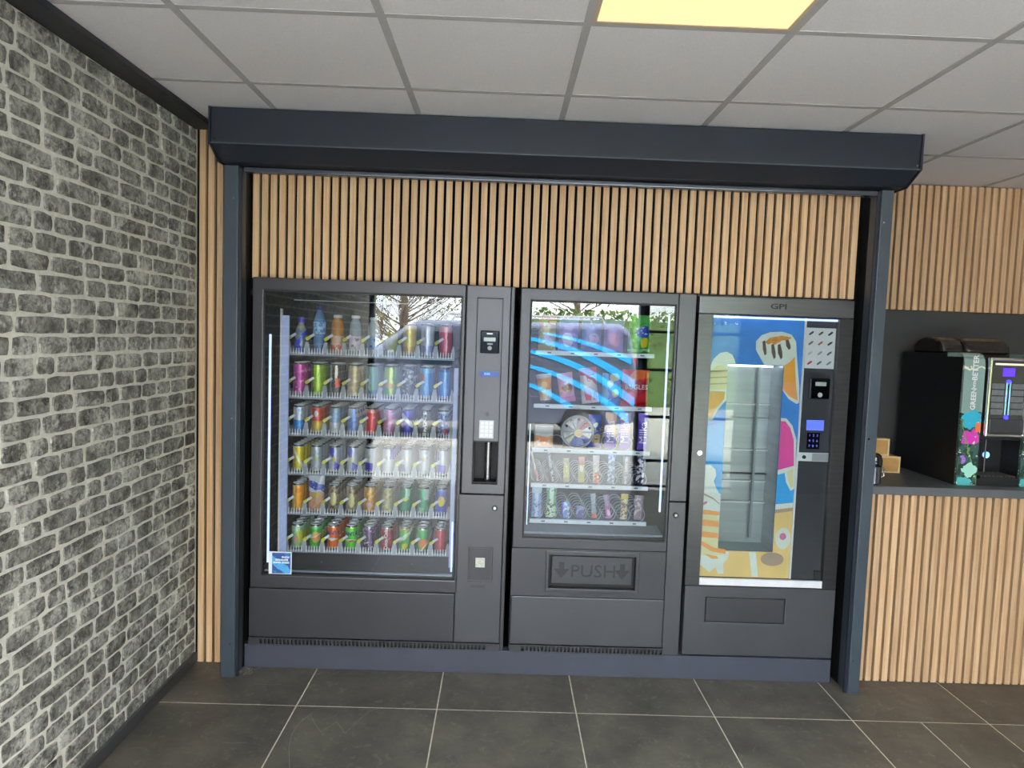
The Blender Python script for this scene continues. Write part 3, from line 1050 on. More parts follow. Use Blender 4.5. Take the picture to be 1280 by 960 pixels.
# big sundae cone, upper right
cone_o = [(1.182, 1.585), (1.180, 1.625), (1.205, 1.655), (1.245, 1.670), (1.300, 1.674), (1.345, 1.662), (1.368, 1.630), (1.376, 1.560),
          (1.396, 1.420), (1.400, 1.345), (1.388, 1.338), (1.350, 1.36), (HX1 + .001, 1.40), (HX1 + .001, HZ1 + .002), (1.225, HZ1 + .002)]
shape(cone_o, .0012, P_WHITE)
shape([(HX1 + .001, HZ1 + .002), (1.345, 1.535), (1.366, 1.560), (1.372, 1.50), (1.378, 1.44), (HX1 + .001, 1.44)], .0018, P_ORANGE)
shape([(HX1 + .001, 1.44), (1.378, 1.44), (1.392, 1.355), (1.352, 1.372), (HX1 + .001, 1.405)], .0018, P_PEACH)
for k, (a, b) in enumerate([(1.210, 1.226), (1.252, 1.270), (1.282, 1.302), (1.318, 1.338)]):
    zt, zb = (1.625, 1.560) if k in (0, 3) else (1.612, 1.545)
    zt += .010 * (k == 3); zb += .03 * (k == 3)
    t = .010
    MBs = [(a, zt), (a + .012, zt + .006), (b + .004, (zt + zb) / 2), (b + .006, zb + .008), (b - .002, zb), (a + .004, (zt + zb) / 2 - .004)]
    shape(MBs, .0022, P_CHOC)
shape([(1.222, 1.622), (1.245, 1.645), (1.30, 1.655), (1.345, 1.650), (1.338, 1.640), (1.30, 1.632), (1.268, 1.612), (1.255, 1.620), (1.238, 1.612)], .0026, P_CARA)
# soft-serve cone, left edge
shape([(XA, 1.485), (.985, 1.535), (1.015, 1.565), (1.045, 1.572), (1.072, 1.560), (1.085, 1.535), (1.090, HZ1 + .002), (HX0 - .001, HZ1 + .002),
       (HX0 - .001, 1.345), (1.020, 1.300), (.997, 1.250), (XA, 1.238)], .0012, P_WHITE)
shape([(XA, 1.395), (HX0 - .001, 1.395), (HX0 - .001, 1.49), (1.03, 1.51), (1.00, 1.505), (XA, 1.47)], .0018, P_CREAM)
for zz in (1.415, 1.445, 1.475):
    shape([(XA, zz), (HX0 - .001, zz + .006), (HX0 - .001, zz + .012), (XA, zz + .006)], .0022, P_TAUPE)
shape([(XA, 1.262), (.990, 1.262), (1.012, 1.310), (1.046, 1.35), (1.048, 1.385), (XA, 1.385)], .0018, P_WAFER)
# pink ice lolly, right
shape([(HX1 + .001, 1.270), (1.345, 1.268), (1.375, 1.235), (1.398, 1.17), (1.402, 1.03), (1.402, .935), (1.385, .925), (1.362, .965), (1.352, 1.01), (HX1 + .001, 1.00)], .0012, P_WHITE)
shape([(HX1 + .001, 1.255), (1.340, 1.255), (1.365, 1.225), (1.385, 1.17), (1.394, 1.045), (HX1 + .001, 1.022)], .0018, P_PINK)
shape([(1.362, 1.015), (1.392, 1.03), (1.398, .945), (1.385, .94), (1.372, .97)], .0018, P_CREAM)
# striped figure at the lower left
shape([(XA, 1.035), (1.00, 1.035), (1.024, 1.015), (1.028, .985), (1.018, .96), (1.03, .93), (1.044, .905), (HX0 - .001, .90), (HX0 - .001, HZ0),
       (1.110, HZ0 - .005), (1.105, .590), (1.085, .565), (1.090, .515), (1.062, .515), (1.050, .545), (1.02, .520), (XA, .56)], .0012, P_WHITE)
shape([(XA, .60), (1.045, .60), (1.095, .61), (1.090, HZ0 - .002), (HX0 - .001, HZ0 - .001), (HX0 - .001, .76), (1.040, .80), (1.010, .822), (.985, .818), (XA, .80)], .0018, P_CREAM)
for a, b in ((.800, .822), (.745, .775), (.690, .718)):
    shape([(XA, a), (HX0 - .002, a - .004), (HX0 - .004, b - .008), (XA + .010, b)], .0022, P_PEACH)
shape([(.975, .650), (1.03, .620), (1.092, .612), (1.094, .634), (1.035, .64), (.975, .672)], .0022, P_PEACH)
shape([(.992, .610), (1.03, .585), (1.06, .588), (1.055, .598), (1.02, .604)], .0022, P_PEACH)
shape([(.968, .838), (.990, .852), (.994, .862), (.980, .860), (.968, .850)], .0022, P_ROSE)
shape([(XA, .905), (1.02, .880), (1.05, .855), (1.052, .848), (1.02, .872), (XA, .896)], .0022, P_TAUPE)
# board, pale cap with a pink dot, feet in the sand
shape([(1.225, .505), (1.255, .505), (1.238, .622), (1.205, .622)], .0014, P_WHITE)
shape(blob(1.364, .694, .036, .052), .0014, P_WHITE)
shape(blob(1.362, .704, .016, .017, 18), .0022, P_ROSE)
shape(blob(1.318, .592, .055, .033), .0014, P_TAUPE)
# freezer compartment seen through the window
comp = MB()
comp.box(HX0, HX1, 3.372, 3.376, HZ0, HZ1).box(HX0 - .004, HX0, YP + .006, 3.376, HZ0, HZ1).box(HX1, HX1 + .004, YP + .006, 3.376, HZ0, HZ1)
comp.box(HX0, HX1, YP + .006, 3.372, HZ0 - .004, HZ0).box(HX0, HX1, YP + .006, 3.372, HZ1, HZ1 + .004)
cp = comp.build('compartment', SILVER, m3)
for zz, m_ in ((1.315, WHITE), (1.245, SILVER), (1.09, WHITE), (.972, CHAR), (.935, WHITE), (.83, WHITE)):
    box('compartment_rail', HX0 + .001, HX1 - .001, 3.352, 3.372, zz, zz + .006, m_, cp)
box('compartment_fill_light', HX0 + .02, HX1 - .02, 3.30, 3.32, HZ1 - .012, HZ1 - .004, mat('freezer_fill', 'eef4ff', .4, emit=5), cp)  # unseen glowing bar added to brighten the compartment
box('suction_arm', 1.245, 1.255, 3.34, 3.352, .66, 1.50, mat('arm_grey', '8d9698', .4, metal=.3, noise_s=9, noise_a=.05), cp)
box('light_strip', .968, 1.550, 3.204, 3.212, 1.728, 1.738, LED, m3)  # unseen strip added behind the header to brighten the poster
box('door_divider', 1.402, 1.411, YP - .006, YP + .02, .500, 1.741, WHITE, m3)
# control strip
cs = box('control_panel', 1.411, 1.553, YP - .002, YP + .02, .500, 1.741, mat('smoked_panel', '46474c', .12, spec=.6, noise_s=5, noise_a=.1), m3)
yk = YP - .002
mc = box('menu_card', 1.413, 1.551, yk - .002, yk, 1.508, 1.697, WHITE, m3)
rr = random.Random(5)
for j in range(4):
    for i in range(3):
        cxm, czm = 1.437 + i * .045, 1.673 - j * .046
        c_ = ['3b3a3c', '5b4a40', '2b2a2c', '7a6a5c', 'a86a58', '4a4440', 'c9c4bc', '9a9c9a', '6a6a6c', 'b83a34', '6a6c6a', '8a8c8c'][j * 3 + i]
        a = radians(38)
        q = [(-.014, -.004), (.006, -.005), (.014, 0), (.006, .005), (-.014, .004)]
        MB().prism([(cxm + x * cos(a) - z_ * sin(a), czm + x * sin(a) + z_ * cos(a)) for x, z_ in q], yk - .0026, yk - .002, 'y').build('menu_picture', mat('menu_ink_' + c_, c_, .6, noise_s=90, noise_a=.25), mc)
tm = box('card_terminal', 1.437, 1.533, yk - .020, yk, 1.366, 1.464, BLACKG, m3, bevel=.006)
box('screen', 1.462, 1.512, yk - .0215, yk - .020, 1.428, 1.446, mat('lcd_grey'), tm)
MB().cyl((1.486, yk - .0225, 1.386), .011, .0025, 'y', 14).build('reader_mark', mat('reader_grey'), tm)
ds = box('display', 1.441, 1.522, yk - .003, yk, 1.217, 1.265, mat('violet_display', '5f74ff', .3, emit=.8), m3)
kd = box('touch_keypad', 1.447, 1.507, yk - .001, yk, 1.128, 1.205, BLACKG, m3)
for j in range(3):
    for i in range(3):
        vs_, fs_ = text_geo(str(j * 3 + i + 1), .016, .0006)
        MB().add([(x + 1.459 + i * .018, y + yk - .0016, z_ + 1.192 - j * .025) for x, y, z_ in vs_], fs_).build('digit', mat('lit_digit', '7a80ff', .3, emit=.9), kd)
sb = box('coin_bar', 1.411, 1.553, yk - .004, yk, 1.070, 1.110, WHITE, m3)
MB().cyl((1.437, yk - .007, 1.089), .009, .003, 'y', 14).build('button', BLACKM, sb)
box('bar_plate', 1.475, 1.552, yk - .005, yk - .004, 1.072, 1.108, mat('bar_plate', 'a9abad', .4, noise_s=12, noise_a=.06), sb)
box('corner_block', 1.52, 1.552, yk - .006, yk, .502, .545, GASKET, m3)

# ================================================================== COUNTER
cc = box('counter_cabinet', 1.722, XR - .002, 3.252, YN + .02, 0, .924, FELT)
tag(cc, 'counter cabinet clad in pale upright oak slats below the coffee machine', 'counter')
for i in range(61):
    x = 1.730 + PITCHS * i
    if x + SLATW < XR - .01:
        slat(cc, x, 3.231, .003, .922)
wt = box('worktop', 1.722, XR - .002, 3.200, YN + .018, .925, .965, mat('grey_worktop', '55575a', .45, noise_s=14, noise_a=.1, bump=.05), bevel=.003)
tag(wt, 'dark grey worktop along the slatted counter', 'worktop')

# ---- coffee machine
km = thing('coffee_machine', 'black coffee machine with printed side strips and chrome framed keypad', 'coffee machine', (2.42, 3.52, .965))
KX0, KX1, KY0, KY1, KZ = 2.212, 2.628, 3.285, 3.80, .965
kb = MB()
kb.box(KX0, KX1, 3.42, KY1, KZ, 1.600).box(KX0, 2.318, KY0 + .012, 3.42, KZ, 1.585).box(2.522, KX1, KY0 + .012, 3.42, KZ, 1.585)
kb.box(2.318, 2.522, 3.30, 3.42, 1.19, 1.585).box(2.318, 2.522, 3.29, 3.42, KZ, 1.0)
kb.build('housing', BLACKM, km)
tropic = label_mat('strip_print', '7d968f', [('z', 0, .55, '35564e'), ('blob', 22, .52, '1f3c30', 0, .55), ('disc', .1, .50, .9, .07, '2fa5c0'), ('disc', .9, .44, .5, .05, 'e0683c'),
                                              ('disc', .1, .36, .8, .055, 'c83aa8'), ('diag', .25, .26, .29, '6a8a4c'), ('disc', .2, .12, .7, .05, '9fd8c4'), ('disc', -.3, .03, .8, .04, '4fb0b0'),
                                              ('disc', -.5, .2, .25, .03, 'a06ac8'), ('blob', 60, .66, 'c8d8c0', 0, .5), ('z', .885, .9, 'e8e4d0')], .1, .64, 0, .2, .55)
for x0, x1 in ((2.214, 2.314), (2.524, 2.624)):
    pr_ = [(KY0 + .012, KZ), (KY0, KZ), (KY0, 1.545), (KY0 + .006, 1.575), (KY0 + .022, 1.597), (KY0 + .05, 1.606), (KY0 + .135, 1.606), (KY0 + .135, 1.585), (KY0 + .012, 1.585)]
    mb = MB().prism(pr_, x0, x1, 'x')
    o = mb.build('print_strip', tropic, km, org=None)
    # local origin at strip foot so the print fits it
    off = Vector(((x0 + x1) / 2 - 2.42, KY0 - 3.52, 0))
    o.data.transform(Matrix.Translation(-off))
    o.location = off
    ORG[o.name] = ((x0 + x1) / 2, KY0, KZ)
    if x0 < 2.3:
        gap = MB()
        for s_, size, z0 in (('GREEN', .034, 1.385), ('WITH', .018, 1.455), ('BETTER', .036, 1.536)):
            vs_, fs_ = text_geo(s_, size, .001, .0008)
            gap.add([(2.268 - z_, KY0 - .0012 + y, z0 + x) for x, y, z_ in vs_], fs_)
        gap.build('lettering', WHITE, o)
# chrome frame and keypad
MB().ring((2.322, 2.520, 1.205, 1.588), (2.336, 2.506, 1.222, 1.572), 3.262, 3.29).build('chrome_frame', CHROME, km, bevel=.010, seg=3)
fp = box('front_panel', 2.334, 2.508, 3.272, 3.290, 1.220, 1.574, mat('olive_panel', '3a3b34', .25, noise_s=8, noise_a=.1), km)
box('glow_bar', 2.352, 2.490, 3.269, 3.272, 1.553, 1.562, mat('warm_bar', 'e8e0c8', .3, emit=.6), fp)
box('display', 2.392, 2.448, 3.269, 3.272, 1.500, 1.540, mat('violet_screen', '4a2cff', .3, emit=1.6), fp)
sel = mat('selection_grey', '6d7073', .35, metal=.2, noise_s=40, noise_a=.2)
for j in range(5):
    for x0, x1 in ((2.344, 2.402), (2.440, 2.498)):
        bt = box('selection_button', x0, x1, 3.268, 3.272, 1.315 + j * .031, 1.341 + j * .031, sel, fp, bevel=.002)
for x in (2.408, 2.424):
    box('chrome_bar', x, x + .010, 3.264, 3.272, 1.312, 1.472, CHROME, fp, bevel=.003)
for zz in (1.474, 1.302):
    MB().cyl((2.421, 3.265, zz), .010, .007, 'y', 14).build('lamp', mat('blue_lamp', '3a34ff', .3, emit=3.), fp)
box('lower_cover', 2.340, 2.502, 3.264, 3.272, 1.228, 1.296, CHAR, fp, bevel=.004)
# dispensing bay
MB().cyl((2.400, 3.36, 1.02), .004, .17, 'z', 10).build('spout', CHAR, km)
box('drip_tray', 2.330, 2.510, 3.285, 3.41, 1.000, 1.012, BLACKM, km)
gr = MB()
for i in range(9):
    gr.box(2.335 + i * .02, 2.345 + i * .02, 3.29, 3.405, 1.012, 1.016)
gr.build('drip_grille', mat('grille_steel', '8a8278', .3, metal=.7, noise_s=20, noise_a=.1), km)
MB().cyl((2.445, 3.412, 1.098), .016, .008, 'y', 16).build('sensor_lamp', mat('cool_lamp', '9fd0ff', .3, emit=1.2), km)
# bean hopper with rounded lid
hp = []
for i in range(9):
    a = pi * i / 8
    hp.append((3.60 - .13 * cos(a), 1.600 + .085 * sin(a) ** .7))
MB().prism(hp, 2.215, 2.335, 'x').build('bean_hopper', mat('smoke_brown', '1e1917', .18, noise_s=10, noise_a=.2), km, bevel=.02, seg=3)
MB().prism(hp, 2.338, 2.575, 'x').build('bean_hopper', mat('smoke_brown'), km, bevel=.02, seg=3)
MB().cyl((2.211, 3.50, 1.44), .006, -.006, 'x', 10).build('door_screw', CHROME, km)

# ---- things on the counter, behind the right rail
CARD = mat('cardboard', 'b98d52', .8, noise_s=30, noise_a=.08)
CARDE = mat('cardboard_edge', 'd6b88a', .8, noise_s=30, noise_a=.08)
b1 = MB().ring((1.985, 2.100, .9655, 1.052), (1.993, 2.092, .973, 1.044), 3.560, 3.566, 1).box(1.987, 2.098, 3.566, 3.67, .9655, 1.051).build('cardboard_box', [CARD, CARDE], bevel=.001)
tag(b1, 'small brown cardboard box lying flat on the grey worktop', 'box')
b2 = MB()
b2.ring((-.06, .052, 0, .09), (-.052, .044, .008, .082), 0, .006, 1)
b2.box(-.058, .050, .006, .07, .001, .089)
me = b2.mesh('cardboard_box', [CARD, CARDE])
o = bpy.data.objects.new('cardboard_box', me)
COL.objects.link(o)
o.location = (1.985, 3.568, 1.0535)
o.rotation_euler = (0, 0, radians(-8))
tag(o, 'brown cardboard box stacked on top of the flat box beside the rail', 'box')
fk = thing('flask', 'black insulated flask with domed lid half hidden by the right rail', 'flask', (1.797, 3.262, .965))
MB().lathe((1.797, 3.262, .9652), [(.030, 0), (.034, .004), (.034, .070), (.033, .085)], 24).build('body', mat('flask_grey', '4a4c54', .2, metal=.6, noise_s=8, noise_a=.1), fk, smooth=True)
MB().lathe((1.797, 3.262, 1.0505), [(.034, 0), (.036, .004), (.036, .030), (.030, .052), (.016, .062)], 24).build('lid', BLACKG, fk, smooth=True)
MB().tube([(1.828, 3.255, 1.045), (1.842, 3.252, 1.037), (1.842, 3.252, 1.005), (1.828, 3.255, .995)], .004, 8).build('handle', CHROME, fk, smooth=True)

# ================================================================== DRINKS IN THE CABINET
ORD = ['first', 'second', 'third', 'fourth', 'fifth', 'sixth', 'seventh', 'eighth', 'ninth']
ROWN = ['top', 'second', 'third', 'fourth', 'fifth', 'bottom']
lid_me = {}
def get_lid(r, h):
    k = (r, h)
    if k not in lid_me:
        mb = MB().lathe((0, 0, 0), [(r * .80, h - .004), (r * .86, h - .003), (r * .86, h), (r * .80, h), (r * .76, h - .004), (.001, h - .004)], 18)
        mb.box(-.006, .006, -.012, .010, h - .0038, h - .0022)
        lid_me[k] = mb.mesh('lid', mat('lid_aluminium', 'e4e6e8', .35, metal=.35, noise_s=40, noise_a=.05), smooth=True)
    return lid_me[k]
def can_mesh(r, h, m):
    p = [(r * .74, 0, 1), (r * .80, .001, 1), (r * .97, .009, 0), (r, .014, 0), (r, h - .016, 0), (r * .97, h - .011, 1), (r * .84, h - .0035, 1), (r * .80, h - .004, 1)]
    return MB().lathe((0, 0, 0), p, 18).mesh('can', [m, ALU], smooth=True)
def curved_text(s, size, r, zc, m, vertical=False):
    vs_, fs_ = text_geo(s, size, .0006, .0009)
    if vertical:
        vs_ = [(-z_, y, x) for x, y, z_ in vs_]
    out = []
    for x, y, z_ in vs_:
        rr = r + .0008 - y
        out.append((rr * sin(x / r), -rr * cos(x / r), z_ + zc))
    return MB().add(out, fs_).mesh('lettering', m)

S5 = 'slim'
# description, base colour, print, radius, height
CANS = {
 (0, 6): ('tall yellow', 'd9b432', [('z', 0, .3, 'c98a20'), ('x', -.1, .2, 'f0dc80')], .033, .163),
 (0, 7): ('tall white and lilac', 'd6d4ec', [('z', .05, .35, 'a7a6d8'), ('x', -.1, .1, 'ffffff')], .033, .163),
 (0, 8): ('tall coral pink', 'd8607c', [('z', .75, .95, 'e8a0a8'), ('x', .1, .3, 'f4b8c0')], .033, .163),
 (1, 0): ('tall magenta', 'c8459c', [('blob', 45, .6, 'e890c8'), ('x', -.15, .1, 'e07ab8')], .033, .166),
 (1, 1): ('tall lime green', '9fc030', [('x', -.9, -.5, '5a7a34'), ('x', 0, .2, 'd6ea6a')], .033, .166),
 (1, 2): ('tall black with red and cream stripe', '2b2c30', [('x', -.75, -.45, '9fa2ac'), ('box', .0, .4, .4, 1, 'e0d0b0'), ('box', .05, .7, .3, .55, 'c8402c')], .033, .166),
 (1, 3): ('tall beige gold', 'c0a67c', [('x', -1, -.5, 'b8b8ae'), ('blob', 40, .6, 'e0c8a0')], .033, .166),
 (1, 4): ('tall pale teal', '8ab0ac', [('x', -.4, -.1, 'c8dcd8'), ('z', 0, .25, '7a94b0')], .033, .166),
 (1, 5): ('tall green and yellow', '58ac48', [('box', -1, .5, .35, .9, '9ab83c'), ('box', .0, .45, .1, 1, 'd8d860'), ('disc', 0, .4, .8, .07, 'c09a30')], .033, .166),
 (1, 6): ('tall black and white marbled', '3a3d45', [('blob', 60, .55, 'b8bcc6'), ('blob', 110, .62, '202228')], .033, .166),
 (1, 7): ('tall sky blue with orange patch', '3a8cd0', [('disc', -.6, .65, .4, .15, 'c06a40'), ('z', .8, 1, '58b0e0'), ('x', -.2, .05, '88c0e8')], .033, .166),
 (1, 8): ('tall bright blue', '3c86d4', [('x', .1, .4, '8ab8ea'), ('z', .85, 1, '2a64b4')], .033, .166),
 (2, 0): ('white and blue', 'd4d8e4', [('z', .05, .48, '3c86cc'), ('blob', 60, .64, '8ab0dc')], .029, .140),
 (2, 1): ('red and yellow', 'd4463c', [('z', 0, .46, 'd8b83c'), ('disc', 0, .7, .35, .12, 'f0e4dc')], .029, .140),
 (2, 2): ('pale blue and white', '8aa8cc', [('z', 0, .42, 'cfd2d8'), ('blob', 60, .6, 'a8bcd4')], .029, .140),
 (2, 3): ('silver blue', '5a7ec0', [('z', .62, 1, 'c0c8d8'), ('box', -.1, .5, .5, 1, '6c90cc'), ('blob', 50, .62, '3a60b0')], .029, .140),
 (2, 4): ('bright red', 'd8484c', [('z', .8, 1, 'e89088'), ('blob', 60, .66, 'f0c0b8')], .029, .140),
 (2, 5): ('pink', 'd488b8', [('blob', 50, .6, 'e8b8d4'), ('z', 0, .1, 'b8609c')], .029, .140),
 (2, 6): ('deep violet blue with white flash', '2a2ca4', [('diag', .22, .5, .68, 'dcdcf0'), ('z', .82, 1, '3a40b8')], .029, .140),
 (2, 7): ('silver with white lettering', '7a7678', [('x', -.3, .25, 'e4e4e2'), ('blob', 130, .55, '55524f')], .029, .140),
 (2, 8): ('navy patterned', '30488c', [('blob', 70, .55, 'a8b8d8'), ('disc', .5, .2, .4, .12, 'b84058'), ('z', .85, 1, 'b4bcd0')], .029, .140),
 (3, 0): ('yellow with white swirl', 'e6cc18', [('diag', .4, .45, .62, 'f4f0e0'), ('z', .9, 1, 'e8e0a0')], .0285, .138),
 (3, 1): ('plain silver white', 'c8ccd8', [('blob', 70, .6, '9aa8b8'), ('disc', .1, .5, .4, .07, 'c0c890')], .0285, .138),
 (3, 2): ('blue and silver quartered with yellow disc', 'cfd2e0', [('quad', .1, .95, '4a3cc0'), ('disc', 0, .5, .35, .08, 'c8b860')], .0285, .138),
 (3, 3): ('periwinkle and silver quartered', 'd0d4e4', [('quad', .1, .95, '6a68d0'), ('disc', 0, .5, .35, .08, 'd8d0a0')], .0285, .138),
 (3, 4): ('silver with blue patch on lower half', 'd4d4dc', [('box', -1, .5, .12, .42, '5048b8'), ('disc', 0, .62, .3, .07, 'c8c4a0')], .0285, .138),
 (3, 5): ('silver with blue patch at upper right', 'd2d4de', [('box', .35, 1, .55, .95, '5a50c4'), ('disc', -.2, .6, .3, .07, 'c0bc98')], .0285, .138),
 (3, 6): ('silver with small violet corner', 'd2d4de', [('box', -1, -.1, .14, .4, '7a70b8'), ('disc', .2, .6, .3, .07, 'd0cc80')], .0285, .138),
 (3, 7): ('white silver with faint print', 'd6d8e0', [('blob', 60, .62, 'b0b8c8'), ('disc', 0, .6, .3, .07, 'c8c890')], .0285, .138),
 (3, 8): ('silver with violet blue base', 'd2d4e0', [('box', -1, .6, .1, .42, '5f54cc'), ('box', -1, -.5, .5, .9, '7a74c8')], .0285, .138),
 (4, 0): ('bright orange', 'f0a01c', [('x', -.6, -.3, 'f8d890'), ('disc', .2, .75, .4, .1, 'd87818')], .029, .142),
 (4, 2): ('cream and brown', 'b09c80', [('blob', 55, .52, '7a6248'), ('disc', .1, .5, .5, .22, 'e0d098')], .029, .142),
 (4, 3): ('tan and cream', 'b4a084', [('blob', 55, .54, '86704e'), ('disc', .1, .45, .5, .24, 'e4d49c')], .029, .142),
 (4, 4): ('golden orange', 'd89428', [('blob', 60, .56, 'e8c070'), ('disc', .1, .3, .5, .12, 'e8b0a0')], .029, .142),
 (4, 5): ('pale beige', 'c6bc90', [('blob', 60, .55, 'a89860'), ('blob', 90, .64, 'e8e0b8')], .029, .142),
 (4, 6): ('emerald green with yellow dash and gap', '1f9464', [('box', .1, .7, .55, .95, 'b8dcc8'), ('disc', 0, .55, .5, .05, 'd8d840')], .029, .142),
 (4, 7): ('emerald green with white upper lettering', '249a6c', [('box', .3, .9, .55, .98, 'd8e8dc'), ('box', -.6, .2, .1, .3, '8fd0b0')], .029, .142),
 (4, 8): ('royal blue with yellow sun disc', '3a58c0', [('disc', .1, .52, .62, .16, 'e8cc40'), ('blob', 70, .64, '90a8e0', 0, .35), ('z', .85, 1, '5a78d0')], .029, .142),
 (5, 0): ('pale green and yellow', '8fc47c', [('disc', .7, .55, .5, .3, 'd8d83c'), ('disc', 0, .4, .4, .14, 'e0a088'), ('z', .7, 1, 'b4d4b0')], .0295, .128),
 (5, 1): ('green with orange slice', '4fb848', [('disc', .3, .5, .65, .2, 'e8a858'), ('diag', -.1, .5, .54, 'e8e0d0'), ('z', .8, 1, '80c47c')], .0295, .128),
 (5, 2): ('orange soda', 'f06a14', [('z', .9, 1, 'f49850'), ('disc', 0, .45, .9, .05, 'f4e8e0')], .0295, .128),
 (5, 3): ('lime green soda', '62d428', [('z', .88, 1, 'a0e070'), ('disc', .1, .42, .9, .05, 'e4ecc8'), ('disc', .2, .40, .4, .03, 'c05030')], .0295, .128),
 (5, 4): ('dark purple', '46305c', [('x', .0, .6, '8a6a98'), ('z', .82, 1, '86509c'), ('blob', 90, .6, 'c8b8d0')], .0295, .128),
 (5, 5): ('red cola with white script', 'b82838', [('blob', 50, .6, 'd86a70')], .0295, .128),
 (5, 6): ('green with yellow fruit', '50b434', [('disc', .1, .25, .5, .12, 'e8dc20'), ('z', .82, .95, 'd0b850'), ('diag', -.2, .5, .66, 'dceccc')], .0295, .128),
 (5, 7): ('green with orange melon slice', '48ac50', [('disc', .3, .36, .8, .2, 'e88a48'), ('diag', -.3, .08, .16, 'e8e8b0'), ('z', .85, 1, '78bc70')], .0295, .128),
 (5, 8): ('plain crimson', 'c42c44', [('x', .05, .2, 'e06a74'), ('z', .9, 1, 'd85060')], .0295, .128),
}
DEPTH = [1, 2, 4, 5, 5, 4]
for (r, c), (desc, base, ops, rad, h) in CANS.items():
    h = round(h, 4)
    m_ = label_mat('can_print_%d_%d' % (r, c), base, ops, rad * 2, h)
    me = can_mesh(rad, h, m_)
    txt = None
    if (r, c) == (5, 2):
        txt = curved_text('FANTA', .024, rad, .086, mat('navy_ink', '1c2a7a', .4, noise_s=50, noise_a=.1))
    if (r, c) == (5, 3):
        txt = curved_text('FANTA', .024, rad, .084, mat('navy_ink'))
    if (r, c) == (5, 5):
        txt = curved_text('Coca-Cola', .024, rad, .064, WHITE, True)
    for d in range(DEPTH[r]):
        o = bpy.data.objects.new('drink_can', me)
        COL.objects.link(o)
        o.location = (COLX[c], 3.3465 + rad + d * (rad * 2 + .0015), TRAYZ[r] + .0005)
        ORG[o.name] = tuple(o.location)
        if d == 0:
            lab = '%s can, front of the %s lane, %s shelf' % (desc, ORD[c], ROWN[r])
        else:
            lab = '%s can, %s back in its lane, %s shelf' % (desc, ORD[d], ROWN[r])
        tag(o, lab, 'can', 'drink cans on the %s shelf' % ROWN[r])
        inst('lid', get_lid(rad, h), o, tuple(o.location))
        if txt and d == 0:
            inst('lettering', txt, o, tuple(o.location))

# bottles on the top shelf
def bottle(c, desc, prof, bodym, capm, capr, caph, lab=None):
    x, y, z_ = COLX[c], 3.385, TRAYZ[0] + .0005
    t = thing('drink_bottle', desc, 'bottle', (x, y, z_), 'bottles on the top shelf')
    MB().lathe((x, y, z_), prof, 20).build('body', bodym, t, smooth=True)
    zt = z_ + prof[-1][1]
    MB().lathe((x, y, zt + .0005), [(capr, 0), (capr, caph * .85), (capr * .85, caph)], 18).build('cap', capm, t, smooth=True)
    if lab:
        z0, z1, rr, lm = lab
        MB().lathe((x, y, z_), [(rr, z0), (rr, z1)], 20, cap=False).build('label', lm, t, smooth=True)
PET = mat('clear_pet', 'aebccc', .12, alpha=.55, noise_s=20, noise_a=.05)
PETB = mat('blue_pet', '6f9cd0', .12, alpha=.7, noise_s=20, noise_a=.1)
bottle(0, 'squat clear sports bottle with blue swirls and violet cap on the top shelf',
       [(.024, 0), (.030, .006), (.031, .09), (.026, .115), (.014, .140), (.014, .148)], label_mat('swirl', '7f8aa8', [('diag', .3, .1, .3, '2f3cc0'), ('diag', -.3, .3, .5, '3a48c8'), ('z', .75, 1, '9a9f98')], .06, .148, 0, .2),
       mat('violet_cap', '4a3fb0', .4, noise_s=20, noise_a=.05), .017, .026)
bottle(1, 'tall blue water bottle with dark blue cap on the top shelf',
       [(.024, 0), (.029, .006), (.029, .07), (.026, .08), (.029, .09), (.029, .16), (.022, .185), (.012, .205), (.012, .210)], PETB, mat('navy_cap', '2c3a8c', .4, noise_s=20, noise_a=.05), .015, .02,
       (.095, .155, .0295, label_mat('ice_label', '9cc4ec', [('blob', 50, .55, '4a7cc0')], .06, .2, 0, .3)))
bottle(2, 'orange juice bottle with white cap on the top shelf',
       [(.026, 0), (.031, .006), (.031, .10), (.029, .15), (.019, .172), (.019, .176)], mat('orange_juice', 'c07a2c', .2, noise_s=20, noise_a=.15), WHITE, .021, .014,
       (.02, .088, .0315, label_mat('juice_label', 'd8a888', [('z', 0, .22, 'c8502c'), ('blob', 50, .58, 'eee0d4')], .06, .2, 0, .4)))
bottle(3, 'clear bottle with pale pink label and white cap on the top shelf',
       [(.026, 0), (.031, .006), (.031, .10), (.029, .15), (.019, .172), (.019, .176)], PET, WHITE, .021, .014,
       (.02, .090, .0315, label_mat('pink_label', 'dccbd4', [('blob', 45, .6, '8a6a90')], .06, .2, 0, .4)))
bottle(4, 'milky white bottle with pale blue label on the top shelf',
       [(.026, 0), (.031, .006), (.031, .10), (.029, .14), (.017, .165), (.017, .170)], mat('milk_white', 'c9ced2', .3, noise_s=20, noise_a=.04), WHITE, .019, .014,
       (.03, .095, .0315, label_mat('pale_label', 'a8bcd8', [('blob', 45, .6, '4a68b8')], .06, .2, 0, .4)))
bottle(5, 'yellow green lemonade bottle with green cap on the top shelf',
       [(.026, 0), (.030, .006), (.030, .09), (.028, .13), (.014, .160), (.014, .166)], mat('lemonade', 'a8a83c', .15, alpha=.8, noise_s=20, noise_a=.1), mat('green_cap', '5a8a3c', .4, noise_s=20, noise_a=.05), .016, .014)

